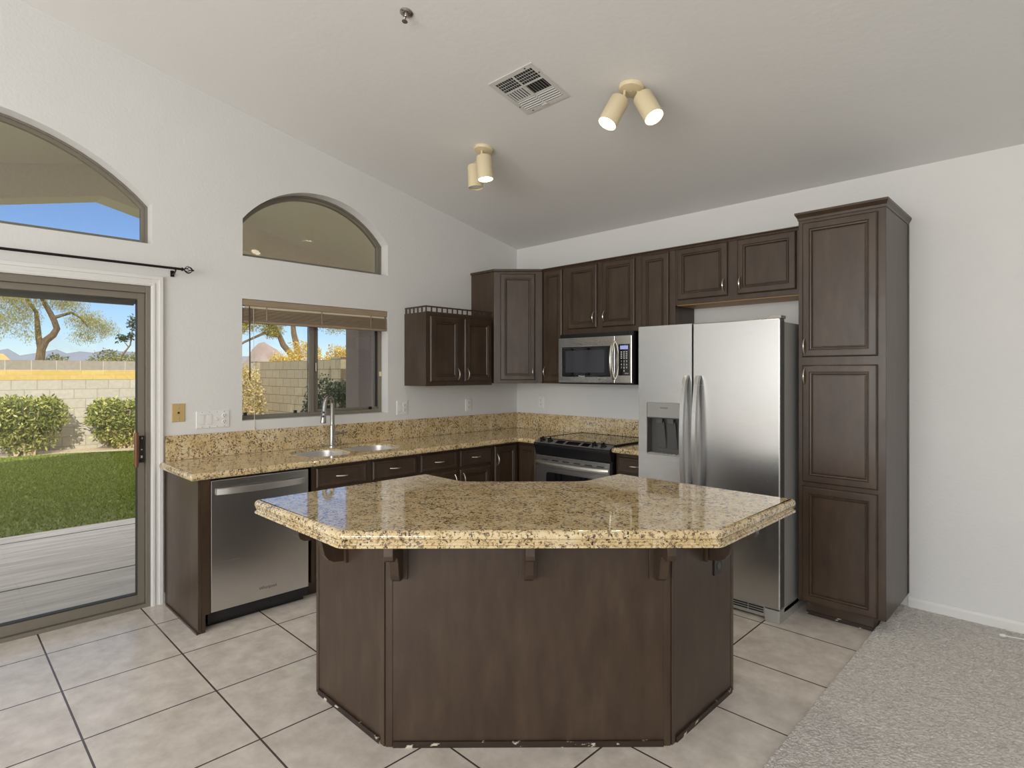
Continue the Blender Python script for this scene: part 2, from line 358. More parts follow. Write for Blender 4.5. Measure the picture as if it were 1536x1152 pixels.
# ------------------------------------------------------------------ room shell
XR, YF = 7.6, -9.0
CZ, SL, YR = 2.785, .1965, -5.0
def cz(y): return CZ+SL*(-max(y, YR))
WT = .16
big = dict(y0=-5.21, y1=-3.35, sill=2.311, spring=2.567, peak=2.97)
small = dict(y0=-2.79, y1=-1.588, sill=2.318, spring=2.582, peak=2.878)
def arch_poly(a, inset=0):
    y0, y1 = a['y0']+inset, a['y1']-inset; h = (y1-y0)/2; c = (y0+y1)/2; sp = a['spring']-inset*.4; rise = a['peak']-inset-sp
    R = (h*h+rise*rise)/(2*rise); zc = sp+rise-R; th = math.asin(h/R)
    pts = [(y0, a['sill']+inset), (y1, a['sill']+inset)]
    pts += [(c+R*math.sin(th-2*th*i/24), zc+R*math.cos(th-2*th*i/24)) for i in range(25)]
    return pts
win = (-2.793, -1.588, 1.149, 2.015)
door = (-5.21, -3.357, -.02, 2.04)
rect = lambda a: [(a[0], a[2]), (a[1], a[2]), (a[1], a[3]), (a[0], a[3])]
outer = [(YF-WT, -.02), (door[0], -.02), (door[0], door[3]), (door[1], door[3]), (door[1], -.02), (WT, -.02), (WT, cz(0)), (0, cz(0)), (YR, cz(YR)), (YF-WT, cz(YF))]
struct(plate_with_holes('wall_left', outer, [rect(win), arch_poly(big), arch_poly(small)], WT, lambda u, w, d: (-d, u, w), 'wall'))
struct(MB().box(0, XR+WT, 0, WT, -.02, cz(0)).build('wall_back', 'wall'))
fw = (1.4, 6.6, .6, 2.85)
struct(plate_with_holes('wall_front', [(0, -.02), (XR+WT, -.02), (XR+WT, cz(YF)), (0, cz(YF))], [rect(fw)], WT, lambda u, w, d: (u, YF-d, w), 'wall'))
struct(plate_with_holes('wall_right', [(YF, -.02), (0, -.02), (0, cz(0)), (YR, cz(YR)), (YF, cz(YF))], [], WT, lambda u, w, d: (XR+d, u, w), 'wall'))
cp = [(WT, cz(0)), (0, cz(0)), (YR, cz(YR)), (YF-WT, cz(YF)), (YF-WT, cz(YF)+.3), (YR, cz(YR)+.3), (WT, cz(0)+.3)]
struct(MB().prism(cp, -WT, XR+WT, lambda u, v, w: (w, u, v)).build('ceiling', 'ceiling'))
struct(MB().box(-WT, XR+WT, YF-WT, WT, -.15, 0).build('floor', 'tile'))
# carpet: pile modelled as a fine relief
def carpet():
    x0, x1, y0, y1, st = 3.372, 5.6, -3.2, 0.0, .0062
    nx, ny = int((x1-x0)/st)+1, int((y1-y0)/st)+1
    X, Y = np.meshgrid(np.linspace(x0, x1, nx), np.linspace(y0, y1, ny), indexing='ij')
    Z = .010+rng.random((nx, ny))*.006
    big_ = np.sin(X*9+2*np.sin(Y*5))*np.sin(Y*7+1.5*np.sin(X*4)); Z += big_*.0004
    Xj = X+(rng.random((nx, ny))-.5)*.005; Yj = Y+(rng.random((nx, ny))-.5)*.005
    Xj[0, :] = x0+rng.random(ny)*.012; Xj[-1, :] = x1; Yj[:, -1] = y1; Yj[:, 0] = y0; Z[0, :] = .0; Z[1, :] *= .8
    V = np.stack([Xj, Yj, Z], -1).reshape(-1, 3)
    i = np.arange(nx*ny).reshape(nx, ny)
    F = np.stack([i[:-1, :-1], i[1:, :-1], i[1:, 1:], i[:-1, 1:]], -1).reshape(-1, 4)
    me = bpy.data.meshes.new('carpet'); me.from_pydata(V.tolist(), [], F.tolist()); me.materials.append(M['carpet'])
    o = bpy.data.objects.new('carpet', me); COL.objects.link(o); struct(o)
    struct(MB().box(x1, XR, YF, 0, 0, .012).box(3.372, x1, YF, y0, 0, .012).build('carpet_far', 'carpet'))
M['carpet'] = noise_mat('carpet_pile', 48, [(.25, (.42, .395, .365)), (.75, (.69, .66, .62))], rough=1, detail=9, spec=.1)
carpet()
bb = [(0, .0), (-.014, 0), (-.014, .060), (-.008, .075), (0, .078)]
struct(MB().prism(bb, 3.449, XR, lambda u, v, w: (w, u, v)).build('baseboard_back', 'white'))
struct(MB().prism(bb, YF, 0, lambda u, v, w: (XR+u, w, v)).build('baseboard_right', 'white'))
struct(MB().prism(bb, -3.29, -3.2805, lambda u, v, w: (-u, w, v)).build('baseboard_left', 'white'))
for nm, r, conv in (('added_window_4', fw, lambda u, d, w: (u, YF-d, w)),):  # unseen window, added to go with the fill light behind the camera
    f = MB()
    def bar(u0, u1, w0, w1):
        p = [conv(u, d, w) for w in (w0, w1) for d in (.05, .11) for u in (u0, u1)]
        f.add(p, [(0, 1, 3, 2), (4, 6, 7, 5), (0, 4, 5, 1), (2, 3, 7, 6), (0, 2, 6, 4), (1, 5, 7, 3)])
    a, b, c, d_ = r
    bar(a, a+.05, c, d_); bar(b-.05, b, c, d_); bar(a+.05, b-.05, c, c+.05); bar(a+.05, b-.05, d_-.05, d_)
    for k in (1, 2): u = a+(b-a)*k/3; bar(u-.025, u+.025, c+.05, d_-.05)
    struct(f.build(nm, 'alu'))

# ------------------------------------------------------------------ arched windows
def arch_window(name, a):
    root = struct(bpy.data.objects.new(name, None)); COL.objects.link(root)
    root.location = (0, (a['y0']+a['y1'])/2, a['sill'])
    oy, oz = root.location.y, root.location.z
    po, pm, pi = arch_poly(a, .001), arch_poly(a, .014), arch_poly(a, .036)
    n = len(po); mb = MB(); X = [-.10, -.088, -.088, -.10, -.145, -.145]
    rs = [(po, -.145), (po, -.10), (pm, -.10), (pm, -.112), (pi, -.112), (pi, -.145)]
    vs = [(x, y-oy, z-oz) for p, x in rs for y, z in p]; k = len(rs)
    mb.add(vs, [[i*n+j, i*n+(j+1) % n, ((i+1) % k)*n+(j+1) % n, ((i+1) % k)*n+j] for i in range(k) for j in range(n)])
    mb.build('window_frame', 'alu', root)
    g = arch_poly(a, .03)
    MB().prism([(y-oy, z-oz) for y, z in g], -.126, -.130, lambda u, v, w: (w, u, v)).build('pane', 'glass', root)
arch_window('window_1', big); arch_window('window_2', small)

# ------------------------------------------------------------------ sliding kitchen window
root = struct(bpy.data.objects.new('window_3', None)); COL.objects.link(root); root.location = (0, 0, 0)
y0, y1, z0, z1 = win
f = MB()
for a, b, c, d in ((y0+.001, y0+.030, z0+.001, z1-.001), (y1-.030, y1-.001, z0+.001, z1-.001), (y0+.03, y1-.03, z0+.001, z0+.030), (y0+.03, y1-.03, z1-.03, z1-.001)): f.box(-.145, -.095, a, b, c, d)
f.box(-.125, -.098, -2.243, -2.207, z0+.03, z1-.03)
f.build('window_frame', 'alu', root, bevel=.002)
f = MB()
for a, b, c, d in ((-2.200, -2.164, z0+.03, z1-.03), (y1-.055, y1-.031, z0+.03, z1-.03), (-2.164, y1-.055, z0+.03, z0+.05), (-2.164, y1-.055, z1-.05, z1-.03)): f.box(-.142, -.118, a, b, c, d)
f.build('sash', 'alu', root, bevel=.002)
f = MB(); f.box(-.1255, -.1175, -2.249, -2.2435, z0+.03, z1-.03); f.box(-.1175, -.117, y1-.0565, y1-.0302, z0+.05, z1-.05); f.box(-.143, -.117, -2.206, -2.2005, z0+.03, z1-.03)
f.build('gasket', 'alu_dark', root)
f = MB(); f.box(-.109, -.105, y0+.03, -2.249, z0+.03, z1-.03); f.build('pane', 'glass', root)
f = MB(); f.box(-.132, -.128, -2.164, y1-.055, z0+.05, z1-.05); f.build('pane', 'glass', root)
f = MB()
for y in (-2.735, -2.36, -1.70): f.box(-.104, -.094, y-.012, y+.012, z0+.03, z0+.052)
f.build('stop_block', 'black', root)
MB().box(-.116, -.104, -2.192, -2.178, 1.50, 1.57).build('latch', 'nickel', root, bevel=.003)
MB().box(-.0945, -.085, y1-.028, y1-.006, 1.46, 1.50).build('catch', 'cream', root, bevel=.002)

# ------------------------------------------------------------------ sliding patio door
root = struct(bpy.data.objects.new('door_1', None)); COL.objects.link(root)
y0, y1, z0, z1 = door
f = MB(); f.box(-.15, -.002, y1-.026, y1-.001, 0, z1-.001).box(-.15, -.002, y0+.001, y0+.026, 0, z1-.001).box(-.15, -.002, y0+.026, y1-.026, z1-.045, z1-.001)
f.box(-.15, -.001, y0+.026, y1-.026, 0, .022); f.box(-.075, -.068, y0+.026, y1-.026, .022, .034)
f.build('door_frame', 'alu', root, bevel=.002)
ym = -4.30
f = MB()
for a, b, c, d in ((y1-.068, y1-.028, .024, z1-.046), (ym-.05, ym, .024, z1-.046), (ym, y1-.068, .024, .085), (ym, y1-.068, z1-.085, z1-.046)): f.box(-.060, -.022, a, b, c, d)
sash = f.build('sliding_panel', 'alu', root, bevel=.002)
f = MB()
for a, b, c, d in ((y0+.028, y0+.07, .034, z1-.046), (ym-.02, ym+.03, .034, z1-.046), (y0+.07, ym-.02, .034, .095), (y0+.07, ym-.02, z1-.095, z1-.046)): f.box(-.125, -.085, a, b, c, d)
f.build('fixed_panel', 'alu', root, bevel=.002)
MB().box(-.044, -.038, ym, y1-.068, .085, z1-.085).build('pane', 'glass', root)
MB().box(-.106, -.100, y0+.07, ym-.02, .095, z1-.095).build('pane', 'glass', root)
f = MB(); f.box(-.0615, -.021, y1-.0715, y1-.0682, .09, z1-.09); f.box(-.0615, -.021, ym+.001, y1-.072, .0852, .092); f.build('gasket', 'alu_dark', root)
h = MB(); h.tube([(.030, y1-.085, .90), (.034, y1-.085, .95), (.034, y1-.085, 1.06), (.030, y1-.085, 1.115)], [.0125, .0135, .0135, .0125], 10)
hd = h.build('handle', 'handle_wood', root, smooth=True); hd['label'] = 'wooden grip'
h = MB(); h.box(-.022, -.012, y1-.062, y1-.034, .92, 1.09); h.tube([(-.014, y1-.05, 1.075), (.018, y1-.06, 1.08), (.030, y1-.082, 1.085)], .006, 8); h.tube([(-.014, y1-.05, .935), (.018, y1-.06, .93), (.030, y1-.082, .925)], .006, 8)
h.build('handle_plate', 'black', root, smooth=True)
MB().box(-.0115, -.006, y1-.053, y1-.043, .95, .965).box(-.0115, -.006, y1-.053, y1-.043, 1.0, 1.006).box(-.0115, -.006, y1-.053, y1-.043, 1.07, 1.08).build('latch', 'nickel', root)
# casing round the door
f = MB()
def casing(mb, a, b, c, d, vert, t0=.012):
    mb.box(0.0, t0, a, b, c, d)
f.box(.0, .013, y1, y1+.066, 0, z1+.066).box(.013, .019, y1+.006, y1+.022, 0, z1+.022).box(.013, .022, y1+.044, y1+.066, 0, z1+.066)
f.box(.0, .013, y0-.066, y1, z1, z1+.066).box(.013, .019, y0, y1+.006, z1+.006, z1+.022).box(.013, .022, y0-.066, y1+.044, z1+.044, z1+.066)
f.box(.0, .013, y0-.066, y0, 0, z1).box(.013, .022, y0-.066, y0-.044, 0, z1+.044)
struct(f.build('trim_1', 'white', bevel=.002))

# ------------------------------------------------------------------ curtain rod
r = thing('curtain_rod', 'thin dark iron curtain rod with cage finial above the sliding door', 'curtain rod', (.075, -3.2, 2.16))
MB().tube([(0, -2.1, 0), (0, -1.0, 0), (0, 0, 0)], .008, 10).build('rod', 'iron', r, smooth=True)
f = MB(); f.lathe([(.007, -.002), (.012, 0), (.012, .006), (.007, .010), (.007, .016)], (0, 0, 0), (0, 1, 0), 12)
for k in range(6):
    pts = []
    for i in range(9):
        t = i/8; a = 2*PI*k/6+t*1.3; rr = .004+.019*math.sin(PI*t); pts.append((rr*math.cos(a), .014+.05*t, rr*math.sin(a)))
    f.tube(pts, .0024, 6)
f.lathe([(.004, .060), (.007, .065), (.004, .071), (.001, .076)], (0, 0, 0), (0, 1, 0), 10)
f.build('finial', 'iron', r, smooth=True)
for yy in (-.035, -2.0):
    f = MB(); f.box(-.074, -.069, yy-.011, yy+.011, -.045, -.005); f.tube([(-.07, yy, -.03), (-.03, yy, -.03), (0, yy, -.016)], .0045, 8); f.tube([(-.012, yy, -.004), (0, yy, -.0125), (.012, yy, -.004)], .004, 8)
    f.build('bracket', 'iron', r, smooth=True)

# ------------------------------------------------------------------ wooden blind, drawn up
b = thing('wooden_blind', 'tan wooden slat blind drawn up at the top of the sink window', 'blind', (-.03, -2.19, 2.013))
y0, y1 = win[0]+.004+2.19, win[1]-.004+2.19
MB().box(-.028, .026, y0, y1, -.045, 0).build('valance', 'blind', b, bevel=.002)
f = MB()
for k in range(15):
    z = -.062-k*.0061; f.box(-.024+random.uniform(-.002, .002), .024+random.uniform(-.002, .003), y0+.004, y1-.004, z-.0036, z)
f.build('slat_stack', 'blind', b)
MB().box(-.024, .025, y0+.004, y1-.004, -.168, -.152).build('bottom_rail', 'blind', b, bevel=.003)
for y in (y0+.17, 0, y1-.16): MB().box(.026, .0275, y-.004, y+.004, -.15, -.048).build('ladder_tape', 'blind', b)
MB().box(.012, .014, y0+.02, y1-.02, -.062, -.046).build('gap_light_strip', 'blind_light', b)  # pale strip painted as light showing through the gap below the valance
MB().tube([(.032, y0+.045, -.05), (.034, y0+.047, -.3), (.034, y0+.048, -.575)], .0045, 8).build('wand', 'wood', b, smooth=True)
f = MB(); f.tube([(.030, y0+.075, -.05), (.030, y0+.078, -.5), (.034, y0+.08, -.92)], .0015, 6); f.lathe([(.004, -.02), (.005, 0), (.002, .012)], (.034, y0+.08, -.92), n=8); f.build('pull_cord', 'blind_light', b)

# ------------------------------------------------------------------ cabinets
def pull(mb, x, z, y, L=.096, vert=True):
    pts = []; rs = []
    for i in range(13):
        t = i/12; s = (t-.5)*L; o = .026*math.sin(PI*t)**.8+.001
        pts.append((x, y-o, z+s) if vert else (x+s, y-o, z)); rs.append(.0042+.0018*math.sin(PI*t))
    mb.tube(pts, rs, 8)
    return mb
DP = [(0, 0), (0, -.012), (.003, -.0165), (.008, -.0195), (.040, -.0200), (.0425, -.0145), (.045, -.0145), (.0475, -.0190), (.053, -.0185), (.0555, -.0120), (.058, -.0085), (.0605, -.0085), (.063, -.0115), (.070, -.0115)]
def door_part(par, x0, x1, z0, z1, handle=None, hl=.096):
    p = DP if min(x1-x0, z1-z0) > .17 else [(i*.62, y) for i, y in DP]
    d = MB().rings(x0, x1, z0, z1, p).build('door', 'wood', par, smooth=False)
    if handle: pull(MB(), handle[0], handle[1], -.0195, hl, True).build('handle', 'nickel', d, smooth=True)
    return d
def drawer_part(par, x0, x1, z0, z1, handle=True):
    p = [(0, 0), (0, -.014), (.006, -.0195), (.018, -.0195), (.022, -.017), (.026, -.0165)]
    d = MB().rings(x0, x1, z0, z1, p).build('drawer', 'wood', par)
    if handle: pull(MB(), (x0+x1)/2, (z0+z1)/2, -.018, .096, False).build('handle', 'nickel', d, smooth=True)
    return d
UZ0, UZ1 = 1.392, 2.457
FX = .31     # carcass depth of the wall cabinets, doors stand proud of it
def moulding(par, x0, x1, z, y=-.0, ends=(0, 0)):
    pr = [(0, 0), (-.006, 0), (-.010, .010), (-.018, .016), (-.018, .022), (0, .022)]
    return MB().prism(pr, x0-ends[0], x1+ends[1], lambda u, v, w: (w, y+u, z+v)).build('top_moulding', 'wood', par)
# low cabinet on the window wall
c = thing('wall_cabinet', 'short dark wall cabinet with railed top, left of the corner', 'wall cabinet', (FX, -1.42, 1.377), PI/2)
w = 1.42-.656
MB().box(0, w, 0, FX-.001, 0, .627).build('carcass', 'wood', c, bevel=.002)
door_part(c, .040, .362, .038, .590, (.336, .10)); door_part(c, .420, .742, .038, .590, (.446, .10))
rl = MB(); rl.box(.004, w-.002, .004, .018, .668, .680).box(.004, .018, .018, FX-.004, .668, .680).box(.002, w-.002, .002, .02, .627, .632)
for k in range(14): x = .008+k*(w-.022)/13; rl.box(x, x+.008, .006, .016, .630, .670)
for k in range(1, 6): yy = .01+k*(FX-.02)/5; rl.box(.006, .016, yy-.004, yy+.004, .627, .670)
rl.build('gallery_rail', 'wood', c)
# diagonal corner cabinet
ca, cb2 = .322, .640
c = thing('wall_cabinet', 'tall diagonal corner wall cabinet with one narrow door', 'wall cabinet', (0.001, -.001, UZ0))
poly = [(0, 0), (0, -cb2+.0), (ca, -cb2), (cb2, -ca), (cb2, 0)]
MB().prism(poly, 0, UZ1-UZ0-.022).build('carcass', 'wood', c, bevel=.002)
MB().prism([(0, 0), (0, -cb2-.012), (ca+.006, -cb2-.012), (cb2+.002, -ca-.014), (cb2+.002, 0)], UZ1-UZ0-.022, UZ1-UZ0).build('top_moulding', 'wood', c, bevel=.003)
fl = math.hypot(cb2-ca, cb2-ca)
dm = Matrix.Translation((ca, -cb2, 0)) @ Matrix.Rotation(PI/4, 4, 'Z')
d = door_part(c, .058, fl-.068, .03, UZ1-UZ0-.045, (fl-.09, .105)); d.matrix_local = dm
# run along the back wall
ub = .001
def upper(x0, x1, z0, label, doors, zt=UZ1, under=None):
    c = thing('wall_cabinet', label, 'wall cabinet', (x0, -FX, z0)); w = x1-x0; h = zt-z0
    MB().box(0, w-.001, 0, FX-.001, .006 if under else 0, h-.02).build('carcass', 'wood', c, bevel=.0015)
    if under: MB().box(.012, w-.012, .012, FX-.004, .0, .006).build('underside', under, c)
    moulding(c, 0, w-.001, h-.022)
    for a, b_, za, zb, hd in doors: door_part(c, a-x0, b_-x0, za-z0, zb-z0, (hd[0]-x0, hd[1]-z0) if hd else None)
    return c
upper(.643, .900, UZ0, 'narrow tall dark wall cabinet left of the microwave', [(.664, .878, 1.412, 2.425, (.685, 1.50))])
upper(.901, 1.690, 1.832, 'two-door dark wall cabinet directly above the microwave', [(.949, 1.264, 1.878, 2.425, (1.240, 1.965)), (1.326, 1.642, 1.878, 2.425, (1.350, 1.965))])
upper(1.691, 1.998, UZ0, 'narrow tall dark wall cabinet between microwave and fridge', [(1.711, 1.948, 1.412, 2.425, None)])
upper(1.999, 2.984, 2.003, 'wide low two-door dark cabinet above the fridge', [(2.022, 2.415, 2.045, 2.43, (2.392, 2.12)), (2.488, 2.882, 2.045, 2.43, (2.512, 2.12))], under='raw_wood')
# pantry
px0, px1, pf = 2.986, 3.449, -.592
c = thing('pantry_cabinet', 'full-height dark pantry cabinet with three stacked doors beside the fridge', 'pantry cabinet', (px0, pf, 0))
w = px1-px0
MB().box(0, w, 0, -pf-.001, .092, 2.42).build('carcass', 'wood', c, bevel=.002)
MB().box(.03, .388, .055, -pf-.01, 0, .092).build('toe_kick', 'wood', c)
MB().box(.03, .388, .049, .055, 0, .022).build('toe_moulding', 'wood_worn', c)
MB().box(w, w+.004, -pf-.03, -pf-.002, .10, 2.42).build('scribe_strip', 'wood', c)
pr = [(0, 0), (-.004, 0), (-.008, .014), (-.022, .030), (-.026, .034), (-.026, .046), (0, .046)]
mb = MB(); k = len(pr)
path = []
vs = []
for (u, v) in pr: vs += [(-.0+u*.6, -pf-.001, 2.42+v), (0+u*.6, u, 2.42+v), (w-u*.6, u, 2.42+v), (w-u*.6, -pf-.001, 2.42+v)]
mb.add(vs, [[a*4+j, a*4+j+1, a*4+4+j+1, a*4+4+j] for a in range(k-1) for j in range(3)]+[[(k-1)*4+j for j in range(4)], [0, 1, 2, 3]])
mb.build('crown_moulding', 'wood', c)
x0, x1 = .026, .424
door_part(c, x0, x1, 1.584, 2.40, (x0+.016, 1.65)); door_part(c, x0, x1, .826, 1.535, (x0+.016, 1.468)); door_part(c, x0, x1, .10, .800)

# base cabinets on the window wall (local x runs towards the corner)
BX = .61
def base(name, y0, y1, label, doors, drawers, xw=0):
    c = thing('base_cabinet', label, 'base cabinet', (BX, y0, 0), PI/2); w = y1-y0
    MB().box(0, w-.001, 0, BX-.002, .10, .8765).build('carcass', 'wood', c, bevel=.0015)
    MB().box(0, w-.001, .075, .09, 0, .10).build('toe_kick', 'wood', c)
    for a in drawers: drawer_part(c, *a)
    for a in doors: door_part(c, *a)
    return c
zd0, zd1 = .725, .855
c = thing('base_cabinet', 'dark base cabinet under the double sink with two false drawer fronts', 'base cabinet', (BX, -2.58, 0), PI/2)
w = .858
MB().box(0, w-.001, 0, .02, .10, .8765).box(0, .018, .02, BX-.002, .10, .8765).box(w-.019, w-.001, .02, BX-.002, .10, .8765).box(.018, w-.019, .02, BX-.002, .10, .118).build('carcass', 'wood', c)
MB().box(0, w-.001, .075, .09, 0, .10).build('toe_kick', 'wood', c)
drawer_part(c, .030, .405, zd0, zd1); drawer_part(c, .458, .835, zd0, zd1)
door_part(c, .030, .405, .13, .70, (.38, .62)); door_part(c, .458, .835, .13, .70, (.485, .62))
base('b', -1.722, -1.325, 'dark base cabinet with one drawer, right of the sink', [(.021, .379, .13, .70, (.352, .62))], [(.021, .379, zd0, zd1)])
base('b', -1.325, -.945, 'dark base cabinet with one drawer, nearest the corner on the window wall', [(.017, .360, .13, .70, (.045, .62))], [(.017, .360, zd0, zd1)])
# corner base cabinet with folding L-shaped door
c = thing('base_cabinet', 'dark corner base cabinet with folding door left of the range', 'base cabinet', (0, 0, 0))
CX = .872
MB().prism([(.001, -.002), (.001, -.944), (BX, -.944), (BX, -BX), (CX, -BX), (CX, -.002)], .10, .8765).build('carcass', 'wood', c, bevel=.0015)
MB().prism([(.001, -.002), (.001, -.944), (BX-.075, -.944), (BX-.075, -BX+.075), (CX, -BX+.075), (CX, -.002)], 0, .10).build('toe_kick', 'wood', c)
d = door_part(c, .027, .300, .13, .855, (.048, .74)); d.matrix_local = Matrix.Translation((BX, -.944, 0)) @ Matrix.Rotation(PI/2, 4, 'Z')
d = door_part(c, .024, .222, .13, .850); d.matrix_local = Matrix.Translation((BX, -BX, 0))
# base cabinet right of the range
c = thing('base_cabinet', 'narrow dark base cabinet with one drawer between range and fridge', 'base cabinet', (1.662, -BX, 0))
w = .318
MB().box(0, w, 0, BX-.002, .10, .8765).build('carcass', 'wood', c, bevel=.0015)
MB().box(0, w, .075, .09, 0, .10).build('toe_kick', 'wood', c)
drawer_part(c, .028, .30, zd0, .845); door_part(c, .028, .30, .13, .70, (.055, .62))
# end panel by the door
c = thing('end_panel', 'dark wood end panel closing the counter run beside the patio door', 'cabinet panel', (0, -3.28, 0))
MB().prism([(.002, 0), (.57, 0), (.57, .0), (.655, .0), (.655, .8765), (.002, .8765)], 0, .02, lambda u, v, w: (u, w, v)).build('panel', 'wood', c, bevel=.0015)
MB().box(.62, .655, .02, .066, .10, .8765).box(.60, .655, .0205, .040, 0, .10).build('stile', 'wood', c)
MB().box(.05, .66, -.008, 0, 0, .012).build('shoe_moulding', 'wood', c)

# ------------------------------------------------------------------ dishwasher
c = thing('dishwasher', 'stainless dishwasher with bowed bar handle under the counter end', 'dishwasher', (BX, -3.2125, 0), PI/2)
w = .605
MB().box(0, w, .002, .57, .03, .872).build('tub', 'black', c)
d = MB().box(.006, w-.006, -.032, 0, .098, .862).build('door', 'steel_dw', c, bevel=.004)
h = MB()
pts = []
for i in range(17):
    t = i/16; pts.append((.035+t*(w-.07), -.036-.030*math.sin(PI*t)**.6, .795))
n = len(pts); vs = []
for x, y, z in pts: vs += [(x, y, z-.020), (x, y-.010, z-.016), (x, y-.010, z+.016), (x, y, z+.020)]
h.add(vs, [[i*4+j, i*4+(j+1) % 4, i*4+4+(j+1) % 4, i*4+4+j] for i in range(n-1) for j in range(4)]+[[0, 1, 2, 3], [(n-1)*4+j for j in range(4)]])
h.build('handle', 'steel_bright', d, smooth=True)
MB().box(.01, w-.01, .035, .05, 0, .095).build('toe_panel', 'black', c)
def text(name, body, size, m, parent, loc, rot, depth=.0004, align='CENTER'):
    cu = bpy.data.curves.new(name, 'FONT'); cu.body = body; cu.size = size; cu.extrude = depth; cu.align_x = align; cu.align_y = 'CENTER'
    o = bpy.data.objects.new(name, cu); COL.objects.link(o); dg = bpy.context.evaluated_depsgraph_get()
    me = bpy.data.meshes.new_from_object(o.evaluated_get(dg)); bpy.data.objects.remove(o)
    ob = bpy.data.objects.new(name, me); COL.objects.link(ob); me.materials.clear(); me.materials.append(M[m]); ob.parent = parent
    ob.location = loc; ob.rotation_euler = rot; return ob
text('lettering', 'Whirlpool', .026, 'dark_grey', d, (.335, -.0325, .165), (PI/2, 0, 0))

# ------------------------------------------------------------------ worktops
SINKS = [(.345, -2.378, .210, .182), (.335, -1.960, .200, .205)]
def bowl_loop(cx, cy, rx, ry, p=3.2, n=40):
    r = []
    for i in range(n):
        t = 2*PI*i/n; c_, s_ = math.cos(t), math.sin(t)
        r.append((cx+rx*math.copysign(abs(c_)**(2/p), c_), cy+ry*math.copysign(abs(s_)**(2/p), s_)))
    return r
EDGE = [(.008, .877), (.002, .882), (0, .890), (0, .902), (.003, .910), (.009, .9155), (.016, .917)]
poly = [(.002, -.002), (.002, -3.286), (.045, -3.322), (.672, -3.322), (.672, -.672), (.866, -.672), (.866, -.002)]
t1 = thing('worktop', 'speckled tan granite worktop running from the patio door round the corner', 'worktop', (0, 0, 0))
mb = slab(MB(), round_poly(poly, [0, 0, .01, .012, .015, 0, 0], 4), EDGE, [bowl_loop(*s) for s in SINKS])
mb.build('slab', 'granite', t1, smooth=True)
MB().box(.002, .022, -3.278, -.023, .9175, 1.079).build('backsplash', 'granite', t1, bevel=.002)
MB().box(.002, 1.985, -.022, -.002, .9175, 1.079).build('backsplash', 'granite', t1, bevel=.002)
t2 = thing('worktop', 'small piece of tan granite worktop between range and fridge', 'worktop', (0, 0, 0))
slab(MB(), [(1.662, -.024), (1.662, -.672), (1.985, -.672), (1.985, -.024)], EDGE).build('slab', 'granite', t2, smooth=True)

# sink
c = thing('kitchen_sink', 'undermount stainless double-bowl sink set in the granite below the window', 'sink', (.34, -2.17, .877))
for (cx, cy, rx, ry) in SINKS:
    mb = MB(); n = 40
    loops = [(.994, 0, -.02), (.994, 0, .026), (.975, 0, .0265), (.97, 0, .02), (.955, 0, -.13), (.86, 0, -.185), (.3, 0, -.19), (.06, 0, -.195)]
    vs = []
    for s_, _, z in loops: vs += [((cx-.34)+(x-cx)*s_, (cy+2.17)+(y-cy)*s_, z) for x, y in bowl_loop(cx, cy, rx, ry)]
    mb.add(vs, [[a*n+j, a*n+(j+1) % n, (a+1)*n+(j+1) % n, (a+1)*n+j] for a in range(len(loops)-1) for j in range(n)]+[[(len(loops)-1)*n+j for j in range(n)]])
    o = mb.build('bowl', 'sink_steel', c, smooth=True, recalc=False)
    MB().lathe([(.045, 0), (.045, .003), (.03, .005), (.028, .001)], (cx-.34, cy+2.17, -.190), n=20).build('drain', 'chrome', o, smooth=True)
# faucet
c = thing('faucet', 'brushed steel gooseneck pull-down faucet behind the sink', 'faucet', (.085, -2.148, .9175))
MB().lathe([(.030, 0), (.030, .006), (.026, .010), (.023, .012)], n=24).lathe([(.021, .008), (.021, .165), (.0165, .170)], n=24).build('base', 'chrome', c, smooth=True)
d = Vector((.55, -.84, 0)).normalized(); pts = [(0, 0, .165), (0, 0, .24), (0, 0, .30)]
R_ = .058
for i in range(1, 13):
    a = PI*i/12*.94; q = d*(R_-R_*math.cos(a)); pts.append((q.x, q.y, .33+R_*math.sin(a)-.0))
pts[2] = (0, 0, .33)
e = Vector(pts[-1]); dn = Vector((d.x*.16, d.y*.16, -1)).normalized(); pts.append(tuple(e+dn*.035))
MB().tube(pts, .0165, 14).build('spout', 'chrome', c, smooth=True)
e = Vector(pts[-1])
hd = MB().lathe([(.0155, 0), (.0165, .02), (.019, .06), (.022, .11), (.021, .115), (.015, .116)], e, dn, 20).build('spray_head', 'chrome', c, smooth=True)
nn = Vector((.75, -.55, .1)).normalized()
m2 = MB(); m2.lathe([(.008, 0), (.008, .004), (.006, .005)], e+dn*.035+nn*.0155, nn, 12); m2.lathe([(.008, 0), (.008, .004), (.006, .005)], e+dn*.065+nn*.0175, nn, 12); m2.build('button', 'black', hd, smooth=True)
MB().lathe([(.012, .015), (.012, .05), (.010, .055)], (0, 0, .10), (.15, 1, 0), 14).tube([(.008, .05, .10), (.01, .065, .10), (.012, .10, .103)], [.008, .006, .005], 10).build('lever', 'chrome', c, smooth=True)

